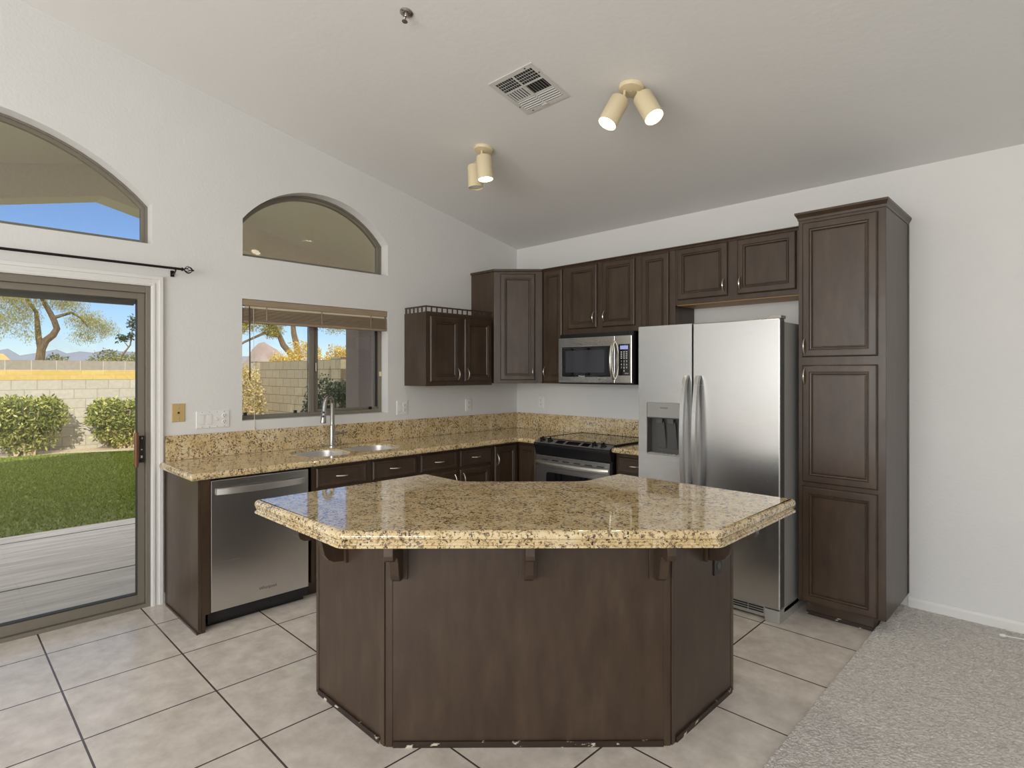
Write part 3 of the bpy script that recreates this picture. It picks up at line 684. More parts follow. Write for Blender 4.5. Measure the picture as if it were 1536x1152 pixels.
# ------------------------------------------------------------------ range
c = thing('range', 'slide-in black and stainless electric range with glass cooktop', 'range', (.880, -.64, 0))
w = .772
MB().box(.003, w-.003, .0, .60, .05, .905).build('body', 'black', c)
MB().box(-.008, w+.008, .03, .612, .9185, .928).build('cooktop', 'black_glass', c, bevel=.002)
f = MB(); f.box(-.009, w+.009, .024, .034, .9185, .931).box(-.009, -.001, .034, .614, .9185, .931).box(w+.001, w+.009, .034, .614, .9185, .931).box(-.001, w+.001, .606, .614, .9185, .931)
f.build('cooktop_trim', 'black', c)
prof = [(.03, .928), (-.055, .893), (-.060, .880), (-.052, .868), (-.03, .80), (.0, .80), (.03, .90)]
cpn = MB().prism(prof, -.006, w+.006, lambda u, v, x: (x, u, v)).build('control_panel', 'black', c, bevel=.003)
ang = math.atan2(.035, .085); nrm = Vector((0, -math.sin(ang), math.cos(ang)))
def onp_(x, t): return Vector((x, .03-t*math.cos(ang), .928-t*math.sin(ang)))+nrm*.0005
# grey fascia on the sloped face
vs = [onp_(.0, .012), onp_(w, .012), onp_(w, .086), onp_(.0, .086)]; vs += [v+nrm*.002 for v in vs]
MB().add(vs, [(0, 3, 2, 1), (4, 5, 6, 7), (0, 1, 5, 4), (1, 2, 6, 5), (2, 3, 7, 6), (3, 0, 4, 7)]).build('fascia', simple('range_fascia', (.32, .315, .30), .3, metal=.5), cpn)
for x in (.065, .150, .610, .695):
    k = MB().lathe([(.026, .002), (.026, .006), (.020, .010), (.018, .026), (.014, .028)], onp_(x, .05), nrm, 20)
    p = onp_(x, .05); k.add([p+nrm*.024+Vector((dx, 0, 0))+Vector((0, -math.cos(ang), -math.sin(ang)))*dy+nrm*dz for dz in (0, .010) for dx, dy in ((-.004, -.02), (.004, -.02), (.004, .02), (-.004, .02))], [(0, 3, 2, 1), (4, 5, 6, 7), (0, 1, 5, 4), (1, 2, 6, 5), (2, 3, 7, 6), (3, 0, 4, 7)])
    k.build('knob', 'black', cpn, smooth=True)
def inset(nm, x0, x1, t0, t1, m, par):
    vs = [onp_(x0, t0)+nrm*.002, onp_(x1, t0)+nrm*.002, onp_(x1, t1)+nrm*.002, onp_(x0, t1)+nrm*.002]; vs += [v+nrm*.001 for v in vs]
    return MB().add(vs, [(0, 3, 2, 1), (4, 5, 6, 7), (0, 1, 5, 4), (1, 2, 6, 5), (2, 3, 7, 6), (3, 0, 4, 7)]).build(nm, m, par)
inset('keypad', .215, .300, .022, .074, 'black_glass', cpn); inset('clock_display', .325, .460, .022, .074, 'black_glass', cpn); inset('keypad', .485, .560, .022, .074, 'black_glass', cpn)
dr = MB().box(.004, w-.004, -.040, 0, .19, .790).build('oven_door', 'steel', c, bevel=.004)
wn = round_poly([(.125, .30), (.640, .30), (.640, .655), (.125, .655)], .03, 6)
MB().prism(wn, -.0425, -.0402, lambda u, v, x: (u, x, v)).build('oven_window', 'black_glass', dr)
mb = MB(); o2 = round_poly([(.105, .28), (.660, .28), (.660, .675), (.105, .675)], .04, 6); n = len(o2)
mb.add([(u, y, v) for lp, y in ((o2, -.0402), (o2, -.044), (wn, -.044), (wn, -.0402)) for u, v in lp], [[a*n+j, a*n+(j+1) % n, (a+1)*n+(j+1) % n, (a+1)*n+j] for a in range(3) for j in range(n)]); mb.build('window_trim', 'steel', dr)
for k in range(6): x = .07+k*.115; MB().box(x, x+.07, -.0412, -.0402, .752, .760).build('door_vent', 'black', dr)
pts = []
for i in range(15):
    t = i/14; pts.append((.012+t*(w-.024), -.044-.040*math.sin(PI*t)**.45, .728))
MB().tube(pts, .0185, 12, flat=.75).build('handle', 'steel_bright', dr, smooth=True)
MB().box(.004, w-.004, -.030, 0, .055, .182).build('drawer', 'steel', c, bevel=.004)
MB().box(.03, w-.03, .03, .5, 0, .05).build('plinth', 'black', c)

# ------------------------------------------------------------------ microwave
c = thing('microwave', 'stainless over-the-range microwave hung under the wall cabinets', 'microwave', (.903, -.345, 1.392))
w, h = .762, .436
MB().box(0, w, .012, .03, .0, h-.0).box(0, w, .03, .342, 0.0, .0).box(.0, w, -.03, .34, .012, h).build('body', 'black', c)
MB().box(.002, w-.002, -.028, .34, .0, .011).build('base_plate', 'black', c)
dr = MB().box(0, .600, -.058, -.030, .014, .400).build('door', 'steel_mw', c, bevel=.003)
cpx = MB().box(.602, w, -.058, -.030, .014, .400).build('control_panel', 'steel_mw', c, bevel=.003)
g = MB().rings(.045, .560, .062, .322, [(0, -.0582), (0, -.0600), (.006, -.0605), (.012, -.0590)]).build('window', 'black_glass', dr)
mb = MB(); f = [(0, -.0582), (0, -.0612), (.005, -.0612), (.005, -.0582)]
vs = []
for i, y in f: vs += [(.040+i, y, .057+i), (.565-i, y, .057+i), (.565-i, y, .327-i), (.040+i, y, .327-i)]
mb.add(vs, [[a*4+j, a*4+(j+1) % 4, a*4+4+(j+1) % 4, a*4+4+j] for a in range(3) for j in range(4)]); mb.build('window_trim', 'steel', dr)
MB().box(.085, .50, -.0600, -.0592, .10, .29).build('inner_screen', simple('grey_mesh_screen', (.05, .05, .06), .06), g)
pts = [(.592, -.058-.050*math.sin(PI*i/12)**.6, .045+.31*i/12) for i in range(13)]
MB().tube(pts, .013, 10).build('handle', 'nickel', dr, smooth=True)
MB().box(.640, .745, -.0605, -.0582, .075, .330).build('keypad', 'black_glass', cpx)
MB().box(.656, .730, -.0612, -.0606, .288, .318).build('display', 'display', cpx)
for r_ in range(4):
    for q in range(3):
        s_ = ['123', '456', '789', ' 0 '][r_][q]
        if s_ != ' ': text('key_legend', s_, .022, 'plastic', cpx, (.668+q*.025, -.0612, .190-r_*.026), (PI/2, 0, 0))
for r_ in range(4):
    for q in range(3): MB().box(.661+q*.025, .674+q*.025, -.0611, -.0606, .213+r_*.0165, .220+r_*.0165).build('key', 'plastic', cpx)
text('key_legend', 'START', .012, 'plastic', cpx, (.718, -.0612, .092), (PI/2, 0, 0))
text('lettering', 'Whirlpool', .016, 'plastic', dr, (.262, -.0618, .069), (PI/2, 0, 0))
MB().box(.05, w-.05, -.0325, -.0305, .408, .43).build('vent_grille', 'black', c)

# ------------------------------------------------------------------ fridge
c = thing('refrigerator', 'stainless side-by-side refrigerator with ice dispenser in its left door', 'refrigerator', (1.998, -.752, 0))
w = .962
MB().box(.004, w-.004, 0.008, .715, .045, 1.795).box(.004, .09, -.07, .60, 0, .075).box(w-.09, w-.004, -.07, .60, 0, .075).build('body', 'grey_metal', c, bevel=.003)
sp = .408
# left door with dispenser opening
dx0, dx1, dz0, dz1 = .066, .330, .925, 1.285
mb = MB(); z0, z1 = .082, 1.812
O = [(0, z0), (sp-.004, z0), (sp-.004, z1), (0, z1)]
H_ = round_poly([(dx0, dz0), (dx1, dz0), (dx1, dz1), (dx0, dz1)], .012, 4)
yb, yf = 0.0, -.075
bm = bmesh.new(); ed = []
for lp in (O, H_):
    vv = [bm.verts.new((u, yf, v)) for u, v in lp]; ed += [bm.edges.new((vv[i], vv[(i+1) % len(vv)])) for i in range(len(vv))]
bmesh.ops.triangle_fill(bm, use_beauty=True, use_dissolve=False, edges=ed, normal=(0, -1, 0)); bm.verts.index_update()
mb.add([v.co[:] for v in bm.verts], [[v.index for v in f_.verts] for f_ in bm.faces]); bm.free()
mb.add([(u, yf, v) for u, v in O]+[(u, yb, v) for u, v in O], [[i, (i+1) % 4, 4+(i+1) % 4, 4+i] for i in range(4)]+[[7, 6, 5, 4]])
n = len(H_); mb.add([(u, yf, v) for u, v in H_]+[(u, yf+.07, v) for u, v in H_], [[i, (i+1) % n, n+(i+1) % n, n+i] for i in range(n)])
dl = mb.build('freezer_door', 'steel', c)
dr = MB().box(sp+.004, w, -.075, 0, .082, 1.812).build('fridge_door', 'steel', c, bevel=.006)
MB().box(w, w+.0015, -.066, -.006, .09, 1.80).build('door_edge', 'dark_grey', dr)
for x, par in ((sp-.040, dl), (sp+.046, dr)):
    pts = []; m_ = 25
    for i in range(m_):
        t = i/(m_-1); z = .62+t*.85; pts.append((x, -.078-.062*math.sin(PI*t)**.55, z))
    vs = []
    for (xx, y, z) in pts: vs += [(xx-.019, y, z), (xx-.013, y-.016, z), (xx+.013, y-.016, z), (xx+.019, y, z)]
    MB().add(vs, [[i*4+j, i*4+(j+1) % 4, i*4+4+(j+1) % 4, i*4+4+j] for i in range(m_-1) for j in range(4)]+[[0, 1, 2, 3], [(m_-1)*4+j for j in range(4)]]).build('handle', 'steel', par, smooth=True)
dp = MB().box(dx0+.001, dx1-.001, -.0735, -.01, 1.182, dz1-.001).build('dispenser_panel', 'grey_plastic', dl, bevel=.002)
text('lettering', 'FRIGIDAIRE', .0115, 'dark_slot', dp, (.198, -.0738, 1.248), (PI/2, 0, 0))
f = MB(); f.box(dx0+.001, dx1-.001, -.012, -.006, dz0+.001, 1.182).box(dx0+.0005, dx0+.004, -.072, -.012, dz0+.001, 1.182).box(dx1-.004, dx1-.0005, -.072, -.012, dz0+.001, 1.182).box(dx0+.004, dx1-.004, -.07, -.012, 1.176, 1.182)
f.build('dispenser_recess', 'dark_grey', dl)
f = MB()
for x in (.150, .235):
    f.add([(x-.032, -.046, 1.15), (x+.032, -.046, 1.15), (x+.036, -.018, .965), (x-.036, -.018, .965), (x-.032, -.040, 1.15), (x+.032, -.040, 1.15), (x+.036, -.0125, .965), (x-.036, -.0125, .965)], [(0, 1, 2, 3), (7, 6, 5, 4), (0, 4, 5, 1), (1, 5, 6, 2), (2, 6, 7, 3), (3, 7, 4, 0)])
    f.box(x-.022, x+.022, -.056, -.035, 1.14, 1.176)
f.build('paddle', 'dark_grey', dl, bevel=.003)
f = MB(); f.box(dx0+.004, dx1-.004, -.072, -.012, dz0+.001, dz0+.010)
for k in range(8): f.box(dx0+.02+k*.03, dx0+.032+k*.03, -.07, -.02, dz0+.010, dz0+.014)
f.build('drip_tray', 'grey_plastic', dl)
f = MB(); f.box(.09, w-.09, -.045, .0, .012, .074).build('kick_grille', 'grey_metal', c)
f = MB()
for k in range(3):
    for j in range(8): f.box(.10+j*.095, .19+j*.095, -.0465, -.0445, .032+k*.014, .040+k*.014)
f.build('grille_slot', 'dark_slot', c)
for x in (.03, sp-.05, sp+.03, w-.06): pass
MB().box(w-.075, w-.002, -.05, .03, 1.8125, 1.832).build('hinge_cover', 'grey_plastic', c, bevel=.004)

# ------------------------------------------------------------------ island
isl = thing('kitchen_island', 'angled dark wood kitchen island base in the middle of the kitchen', 'kitchen island', (2.6, -2.6, 0))
IO = Vector((2.6, -2.6))
def loc2(p): return (p[0]-IO.x, p[1]-IO.y)
A = [(1.684, -3.085), (2.257, -3.085), (3.065, -2.277), (3.065, -1.704), (2.43, -1.704), (2.43, -1.95), (1.93, -2.45), (1.684, -2.45)]
Al = [loc2(p) for p in A]
inner = offset_poly(Al, .010)
MB().prism(inner, .0, .854).build('carcass', 'wood', isl)
def face_frame(p, q):
    """matrix with x along p->q (left to right seen from outside), -y outward"""
    p, q = Vector(loc2(p)), Vector(loc2(q)); a = math.atan2(q.y-p.y, q.x-p.x)
    return Matrix.Translation((p.x, p.y, 0)) @ Matrix.Rotation(a, 4, 'Z'), (q-p).length
FL = face_frame(A[0], A[1]); FF = face_frame(A[1], A[2]); FR = face_frame(A[2], A[3])
for (m_, ln), (a, b_) in zip((FL, FF, FR), (('L', ''), ('F', ''), ('R', ''))):
    l0 = .024 if a == 'L' else .032; l1 = .024 if a == 'R' else .032
    o = MB().box(l0, ln-l1, .003, .012, .0, .854).build('panel', 'wood', isl); o.matrix_local = m_
    # corner stiles
    for u0, u1 in {'F': ((.004, .032), (ln-.032, ln-.004)), 'L': ((0, .024), (ln-.032, ln-.004)), 'R': ((.004, .032), (ln-.024, ln))}[a]:
        o = MB().box(u0, u1, 0, .012, 0, .854).build('corner_stile', 'wood', isl, bevel=.002); o.matrix_local = m_
    o = MB().box(l0+.002, ln-l1-.002, -.006, .004, 0, .024).build('shoe_moulding', 'wood_worn', isl); o.matrix_local = m_
def corbel(mtx, x):
    cb = MB(); Z = .8535
    prof = [(0, Z)]
    # side outline: from front top along the S curve down to the wall
    P_ = [(.205, Z), (.207, Z-.030), (.199, Z-.047), (.182, Z-.057), (.157, Z-.060), (.133, Z-.058), (.114, Z-.065), (.102, Z-.084), (.096, Z-.11), (.088, Z-.138), (.071, Z-.160), (.046, Z-.174), (.0, Z-.18)]
    poly_ = [(0, Z)]+P_
    cb.prism(poly_, x-.017, x+.017, lambda u, v, w_: (w_, -.012-u*.97, v))
    cb.box(x-.034, x+.034, -.0115, .003, Z-.185, Z)
    cb.box(x-.026, x+.026, -.19, -.012, Z-.012, Z)
    o = cb.build('corbel', 'wood', isl, bevel=.0015); o.matrix_local = mtx
    return o
corbel(FL[0], .255); corbel(FR[0], FR[1]-.255)
for t in (.058, FF[1]/2, FF[1]-.058): corbel(FF[0], t)
o = thing_out = MB().box(.445-.0, .52, -.004, .003, .585, .705).build('outlet_cover', 'black', isl, bevel=.002); 
xo = FR[1]-.165
o.data.transform(Matrix.Translation((xo-.4825, 0, 0))); o.matrix_local = FR[0]
s2 = MB()
for zz in (.622, .668): s2.lathe([(.015, 0), (.015, .003), (.013, .004)], (xo, -.004, zz), (0, -1, 0), 16)
s2 = s2.build('socket', 'dark_grey', o)
# doors on the cooking side
FB = face_frame(A[5], A[6]); 
for k in range(2):
    d = door_part(isl, .03+k*.335, .345+k*.335, .12, .83, ((.32 if k == 0 else .39), .70)); d.matrix_local = FB[0] @ Matrix.Translation((0, .010, 0))
top = [(1.575, -3.328), (2.333, -3.328), (3.308, -2.353), (3.308, -1.595), (2.348, -1.595), (2.348, -1.925), (1.905, -2.368), (1.575, -2.368)]
tp = round_poly([loc2(p) for p in top], [.012, .02, .02, .012, .02, .05, .05, .02], 4)
PROF = [(.006, .8545), (0, .8575), (0, .866), (.007, .868), (.009, .872), (.005, .877), (.003, .886), (.007, .888), (.001, .890), (0, .897), (.003, .907), (.010, .9145), (.020, .917)]
ti = thing('island_worktop', 'large six-sided speckled tan granite top with stepped edge on the island', 'worktop', (2.6, -2.6, 0))
slab(MB(), tp, PROF).build('slab', 'granite', ti, smooth=True)

# ------------------------------------------------------------------ wall plates (on the window wall unless noted); local -y faces the room
def plate(name, label, cat, loc, rz, w, h, m='plastic', group=None):
    c = thing(name, label, cat, loc, rz, group)
    MB().rings(-w/2, w/2, -h/2, h/2, [(0, 0), (0, -.003), (.003, -.006)]).build('cover_plate', m, c); return c
c = plate('phone_jack', 'almond coloured phone jack plate beside the patio door casing', 'wall plate', (.0005, -3.199, 1.226), PI/2, .078, .120, 'almond')
MB().box(-.006, .006, -.0085, -.006, -.006, .006).build('jack_hole', 'dark_slot', c)
for z in (-.05, -.03, .03, .05): MB().lathe([(.004, 0), (.004, .002), (.002, .003)], (0, -.006, z), (0, -1, 0), 10).build('screw', 'nickel', c)
def outlet(c, x, z0=0, mm='plastic'):
    f = MB(); s = MB()
    for z in (z0-.021, z0+.021):
        f.lathe([(.0165, 0), (.0165, .003), (.015, .004)], (x, -.006, z), (0, -1, 0), 20)
        s.box(x-.0075, x-.0050, -.0108, -.0100, z, z+.009).box(x+.0050, x+.0075, -.0108, -.0100, z, z+.009); s.lathe([(.003, 0), (.003, .0008)], (x, -.0100, z-.007), (0, -1, 0), 10)
    o = f.build('socket', mm, c); s.build('slot', 'dark_slot', o)
c = plate('switch_plate', 'wide white plate with switches and an outlet left of the sink window', 'wall plate', (.0005, -2.987, 1.172), PI/2, .212, .118)
for x in (-.070, -.023): 
    o = MB().box(x-.016, x+.016, -.0068, -.006, -.034, .034).build('rocker_frame', 'vent_metal', c)
    MB().add([(x-.014, -.0068, -.031), (x+.014, -.0068, -.031), (x+.014, -.0105, .031), (x-.014, -.0105, .031), (x-.014, -.0064, .031), (x+.014, -.0064, .031)], [(0, 1, 2, 3), (3, 2, 5, 4), (0, 3, 4), (1, 5, 2)]).build('rocker', 'plastic', o)
o = MB().box(.018, .032, -.0068, -.006, -.012, .012).build('toggle_frame', 'vent_metal', c); MB().box(.022, .028, -.016, -.0066, -.004, .004).build('toggle', 'plastic', o)
outlet(c, .072)
f = MB()
for x in (-.070, -.023, .025, .072):
    for z in (-.05, .05): f.lathe([(.003, 0), (.003, .0012)], (x, -.006, z), (0, -1, 0), 8)
f.build('screw', 'nickel', c)
c = plate('switch_plate', 'small white switch and outlet plate between sink window and railed cabinet', 'wall plate', (.0005, -1.445, 1.185), PI/2, .112, .122)
outlet(c, .023); o = MB().box(-.040, -.008, -.0068, -.006, -.034, .034).build('rocker_frame', 'vent_metal', c); MB().box(-.037, -.011, -.009, -.0066, -.030, .030).build('rocker', 'plastic', o)
c = plate('wall_outlet', 'white wall outlet under the railed cabinet near the corner', 'outlet', (.0005, -.68, 1.18), PI/2, .072, .118); outlet(c, 0)
c = plate('wall_outlet', 'white wall outlet on the back wall left of the range', 'outlet', (.342, -.0005, 1.192), 0, .072, .116); outlet(c, 0)

# ------------------------------------------------------------------ ceiling fittings
sl = math.atan(SL); cn = Vector((0, -math.sin(sl), -math.cos(sl)))     # ceiling normal, pointing down into the room
def cpt(x, y, d=0): return Vector((x, y, CZ-SL*y))+cn*d
# supply vent
v = thing('ceiling_vent', 'square white metal air vent in the sloped ceiling', 'vent', cpt(1.915, -1.873)); v.rotation_euler = (-sl, 0, 0)
# local: x along wall, y up the slope, -z into the room
s = .173
f = MB(); z = -.006
for a, b_, c_, d_ in ((-s, s, -s, -s+.03), (-s, s, s-.03, s), (-s, -s+.03, -s+.03, s-.03), (s-.03, s, -s+.03, s-.03)): f.box(a, b_, c_, d_, z, 0)
i_ = s-.03
f.box(-.006, .006, -i_, i_, z, -.001).box(-i_, -.006, -.006-.047, .006-.047, z, -.001).box(-i_, i_, .041, .053, z, -.001).box(.006, i_, -.053, -.041, z, -.001)
f.build('frame', 'vent_metal', v, bevel=.001)
MB().box(-i_, i_, -i_, i_, -.0012, -.0004).build('backing', 'dark_slot', v)
def vane(mb, x0, y0, x1, y1, tilt):
    dx, dy = x1-x0, y1-y0; L_ = math.hypot(dx, dy); nx, ny = -dy/L_*tilt, dx/L_*tilt
    p = [(x0, y0, -.001), (x1, y1, -.001), (x1+nx, y1+ny, -.0065), (x0+nx, y0+ny, -.0065)]
    q = [(x+.0008*ny/abs(tilt), y-.0008*nx/abs(tilt), z_-.0012) for x, y, z_ in p]
    mb.add(p+q, [(0, 1, 2, 3), (7, 6, 5, 4), (0, 4, 5, 1), (1, 5, 6, 2), (2, 6, 7, 3), (3, 7, 4, 0)])
cells = [(-i_, -.006, .053, i_), (.006, i_, .053, i_), (-i_, -.006, -.041, .041), (.006, i_, -.041, .041), (-i_, -.006, -i_, -.053), (.006, i_, -i_, -.053)]
for k, (a, b_, c_, d_) in enumerate(cells):
    f = MB()
    if k in (4, 5):
        for j in range(1, 8): x = a+j*(b_-a)/8; vane(f, x, c_, x, d_, -.002)
        for j in range(1, 4): y = c_+j*(d_-c_)/4; vane(f, a, y, b_, y, -.002)
    elif k == 2:
        for j in range(7): x = a+(j+.75)*(b_-a)/7; vane(f, x, c_, x, d_, .0055)
    elif k == 3:
        for j in range(7): x = a+(j+.2)*(b_-a)/7; vane(f, x, c_, x, d_, -.007)
    else:
        for j in range(5): y = c_+(j+.1)*(d_-c_)/5; vane(f, a, y, b_, y, .0065)
    f.build('louvre', 'vent_metal', v)
f = MB()
for x, y in ((-.11, s-.015), (.11, -s+.015), (-s+.015, .09), (s-.015, -.09)): f.lathe([(.005, 0), (.005, .001)], (x, y, z), (0, 0, -1), 8)
f.build('screw', 'dark_slot', v)
f = MB().box(-.02, .02, i_-.004, i_+.006, -.016, -.006).build('damper_lever', 'vent_metal', v)
# spot fixtures
def spot(name, label, x, y, heads):
    c = thing(name, label, 'ceiling light', cpt(x, y)); base = c.location.copy()
    MB().lathe([(.070, .0005), (.070, .010), (.064, .020), (.040, .024), (.008, .026)], (0, 0, 0), cn, 28).lathe([(.006, .024), (.006, .028)], (0, 0, 0), cn, 10).build('canopy', 'cream', c, smooth=True)
    for tpt, bpt, mount, lit in heads:
        t, b_ = Vector(tpt)-base, Vector(bpt)-base; ax = (b_-t).normalized(); L_ = .165; b_ = t+ax*L_; r_ = .055
        m_ = Vector(mount)-base
        MB().tube([m_, m_+cn*.03, t-ax*.018, t+ax*.01], .008, 8).build('arm', 'cream', c, smooth=True)
        h_ = MB().lathe([(.010, -.004), (.030, -.002), (r_-.004, 0), (r_, .006), (r_, L_), (r_-.003, L_), (r_-.003, L_-.02), (.01, L_-.021)], t, ax, 28).build('lamp_head', 'cream', c, smooth=True)
        MB().lathe([(r_-.004, L_-.016), (r_-.006, L_-.010), (r_*.6, L_-.006), (.004, L_-.004)], t, ax, 24).build('bulb', 'lit' if lit else 'plastic', h_, smooth=True)
        if lit:
            ld = bpy.data.lights.new('spot_lamp', 'SPOT'); ld.energy = lit; ld.color = (1, .87, .68); ld.spot_size = math.radians(105); ld.spot_blend = .7; ld.shadow_soft_size = .045
            lo = bpy.data.objects.new('spot_lamp', ld); COL.objects.link(lo); lo.parent = c; lo.location = t+ax*(L_+.003); lo.rotation_euler = ax.to_track_quat('-Z', 'Y').to_euler()
spot('ceiling_spotlight', 'cream two-head ceiling spotlight nearest the camera, both lamps lit', 2.425, -1.577,
     [((2.372, -1.612, 3.03), (2.325, -1.69, 2.862), (2.395, -1.60, 3.075), 14), ((2.475, -1.545, 3.035), (2.562, -1.555, 2.88), (2.455, -1.555, 3.07), 14)])
spot('ceiling_spotlight', 'cream two-head ceiling spotlight farther away, over the sink corner', 1.183, -1.563,
     [((1.213, -1.59, 3.02), (1.226, -1.585, 2.86), (1.19, -1.585, 3.07), 12), ((1.053, -1.53, 3.01), (1.062, -1.53, 2.84), (1.15, -1.55, 3.07), 0)])
# sprinkler
c = thing('fire_sprinkler', 'small chrome fire sprinkler head on the ceiling at top centre', 'sprinkler', cpt(1.80, -2.66))
MB().lathe([(.034, .0005), (.034, .004), (.028, .009), (.014, .011)], (0, 0, 0), cn, 24).build('escutcheon', 'chrome', c, smooth=True)
f = MB().lathe([(.009, .01), (.009, .02), (.006, .024)], (0, 0, 0), cn, 12)
for a in (-1, 1): f.tube([Vector((a*.006, 0, 0))+cn*.022, Vector((a*.013, 0, 0))+cn*.034, Vector((a*.003, 0, 0))+cn*.05], .0025, 6)
f.lathe([(.015, .050), (.015, .052)], (0, 0, 0), cn, 14); f.build('head', 'chrome', c, smooth=True)
MB().lathe([(.0025, .026), (.0025, .05)], (0, 0, 0), cn, 8).build('glass_bulb', simple('red_bulb', (.25, .03, .02), .2), c)
# loose cable end on the carpet
cb = MB().tube([(3.92, -.165, .030), (3.99, -.14, .027), (4.08, -.115, .027), (4.2, -.09, .027), (4.32, -.05, .027)], .003, 6).lathe([(.008, -.012), (.009, 0), (.006, .014)], (3.915, -.167, .031), (-1, -.3, 0), 10).build('cable', 'plastic', smooth=True)
tag(cb, 'loose white cable end lying on the carpet near the right wall', 'cable')

# ------------------------------------------------------------------ outdoors
struct(MB().box(-3.08, -.16, -12, 2.5, -.25, -.08).build('patio_slab', 'patio'))
f = MB()
for x in (-1.275, -2.80): f.box(x-.011, x+.011, -12, 2.5, -.0805, -.079)
struct(f.build('patio_joint', 'dark_slot'))
edge = [(-3.08, -12), (-3.08, 2.0), (-8.2, 2.0), (-9.25, -.6), (-9.35, -1.4), (-9.75, -2.2), (-10.0, -3.0), (-10.2, -4.0), (-10.3, -12)]
struct(MB().prism(edge, -.2, -.095).build('lawn', 'lawn'))
struct(MB().box(-11.3, -3.08, -13, 3, -.3, -.12).build('gravel_bed', 'gravel'))
struct(MB().box(-900, -11.3, -600, 700, -.4, -.15).build('desert_ground', 'desert'))
struct(MB().box(-11.3, 30, 3.0, 700, -.4, -.15).build('desert_ground', 'desert'))
# grass blades
def grass(nb=90000):
    V = np.zeros((nb, 3, 3)); a = rng.random(nb)*2*PI
    x = -3.09-rng.random(nb)**.8*6.9; y = -5.0+rng.random(nb)*5.0
    lim = np.interp(y, [-5, -4, -3, -2.2, -1.4, -.6, 0], [-10.2, -10.2, -10, -9.75, -9.35, -9.25, -9.0]); x = np.maximum(x, lim+.03)
    hgt = .018+rng.random(nb)*.020; wd = .006+rng.random(nb)*.006; wd *= 1+(-x-3)*.12
    V[:, 0] = np.stack([x-np.cos(a)*wd, y-np.sin(a)*wd, np.full(nb, -.097)], 1); V[:, 1] = np.stack([x+np.cos(a)*wd, y+np.sin(a)*wd, np.full(nb, -.097)], 1)
    V[:, 2] = np.stack([x+(rng.random(nb)-.5)*.06, y+(rng.random(nb)-.5)*.06, -.095+hgt], 1)
    me = bpy.data.meshes.new('grass'); me.from_pydata(V.reshape(-1, 3).tolist(), [], np.arange(nb*3).reshape(-1, 3).tolist()); me.materials.append(M['grass'])
    o = bpy.data.objects.new('grass', me); COL.objects.link(o); tag(o, 'short mown green grass of the shaded back lawn', 'grass', kind='stuff')
grass()
# rear block wall: cap course, ochre band, grey courses
WX = -11.0
gw = MB(); gw.box(WX-.2, WX, -14, 1.9, -.15, 1.35, 0); gw.box(WX-.2, WX+.004, -14, 1.9, 1.35, 1.55, 1); gw.box(WX-.2, WX, -14, 1.9, 1.55, 1.755, 2)
struct(gw.build('garden_wall', ['block', 'block_yellow', 'block_cap']))
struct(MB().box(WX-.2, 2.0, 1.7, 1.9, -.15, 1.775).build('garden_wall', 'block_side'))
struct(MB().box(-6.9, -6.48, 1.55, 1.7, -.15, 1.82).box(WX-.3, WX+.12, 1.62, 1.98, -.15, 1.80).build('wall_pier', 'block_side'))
# patio cover
def ph(y): return 3.38-.245*abs(y+3.04)
ys = [-6.0, -3.04, .75]
beam = [(y, ph(y)) for y in ys]+[(y, ph(y)+.34) for y in ys[::-1]]
struct(MB().prism(beam, -3.55, -3.22, lambda u, v, w: (w, u, v)).build('patio_beam', 'stucco'))
roof = [(y, ph(y)+.34) for y in ys]+[(y, ph(y)+.50) for y in ys[::-1]]
struct(MB().prism(roof, -3.55, -.17, lambda u, v, w: (w, u, v)).build('patio_roof', 'stucco'))
struct(MB().box(-3.56, -3.20, .02, .60, -.08, ph(.6)+.1).build('patio_column', 'stucco_grey'))
sh = thing('roller_sunshade', 'rolled up dark sunshade outside above the patio door glass', 'sunshade', (-.24, -4.2, 1.975))
MB().tube([(0, -1.0, 0), (0, 0, 0), (0, .80, 0)], .042, 16).build('roll', simple('shade_cloth', (.16, .14, .12), .7), sh, smooth=True)
MB().box(-.02, .02, .80, .82, -.03, .10).box(-.02, .02, -1.02, -1.0, -.03, .10).build('bracket', 'alu', sh)

# plants -----------------------------------------------------------
def leaves(pts, size, aspect=.4, droop=0, jit=1.0):
    n = len(pts); P_ = np.asarray(pts, float)
    d = rng.normal(size=(n, 3)); d[:, 2] -= droop; d /= np.linalg.norm(d, axis=1)[:, None]
    u = np.cross(d, rng.normal(size=(n, 3))); u /= np.linalg.norm(u, axis=1)[:, None]
    L_ = size*(.6+.8*rng.random(n))[:, None]
    V = np.stack([P_, P_+d*L_*.5+u*L_*aspect*.5, P_+d*L_, P_+d*L_*.5-u*L_*aspect*.5], 1)
    me = bpy.data.meshes.new('foliage'); me.from_pydata(V.reshape(-1, 3).tolist(), [], np.arange(n*4).reshape(-1, 4).tolist()); return me
def foliage(root, pts, size, m, aspect=.4, droop=0):
    me = leaves(np.asarray(pts)-np.array(root.location), size, aspect, droop); me.materials.append(M[m])
    o = bpy.data.objects.new('foliage', me); COL.objects.link(o); o.parent = root; return o
def blob(c, r, n, shell=.55, flat_bottom=None):
    p = rng.normal(size=(n, 3)); p /= np.linalg.norm(p, axis=1)[:, None]
    rad = shell+(1-shell)*rng.random(n)**.7
    lump = 1+.10*np.sin(p[:, 0]*5+p[:, 2]*4)+.08*np.sin(p[:, 1]*7-p[:, 2]*3)
    q = p*(rad*lump)[:, None]*np.array(r)+np.array(c)
    if flat_bottom is not None: q[:, 2] = np.maximum(q[:, 2], flat_bottom+.06*rng.random(n))
    return q
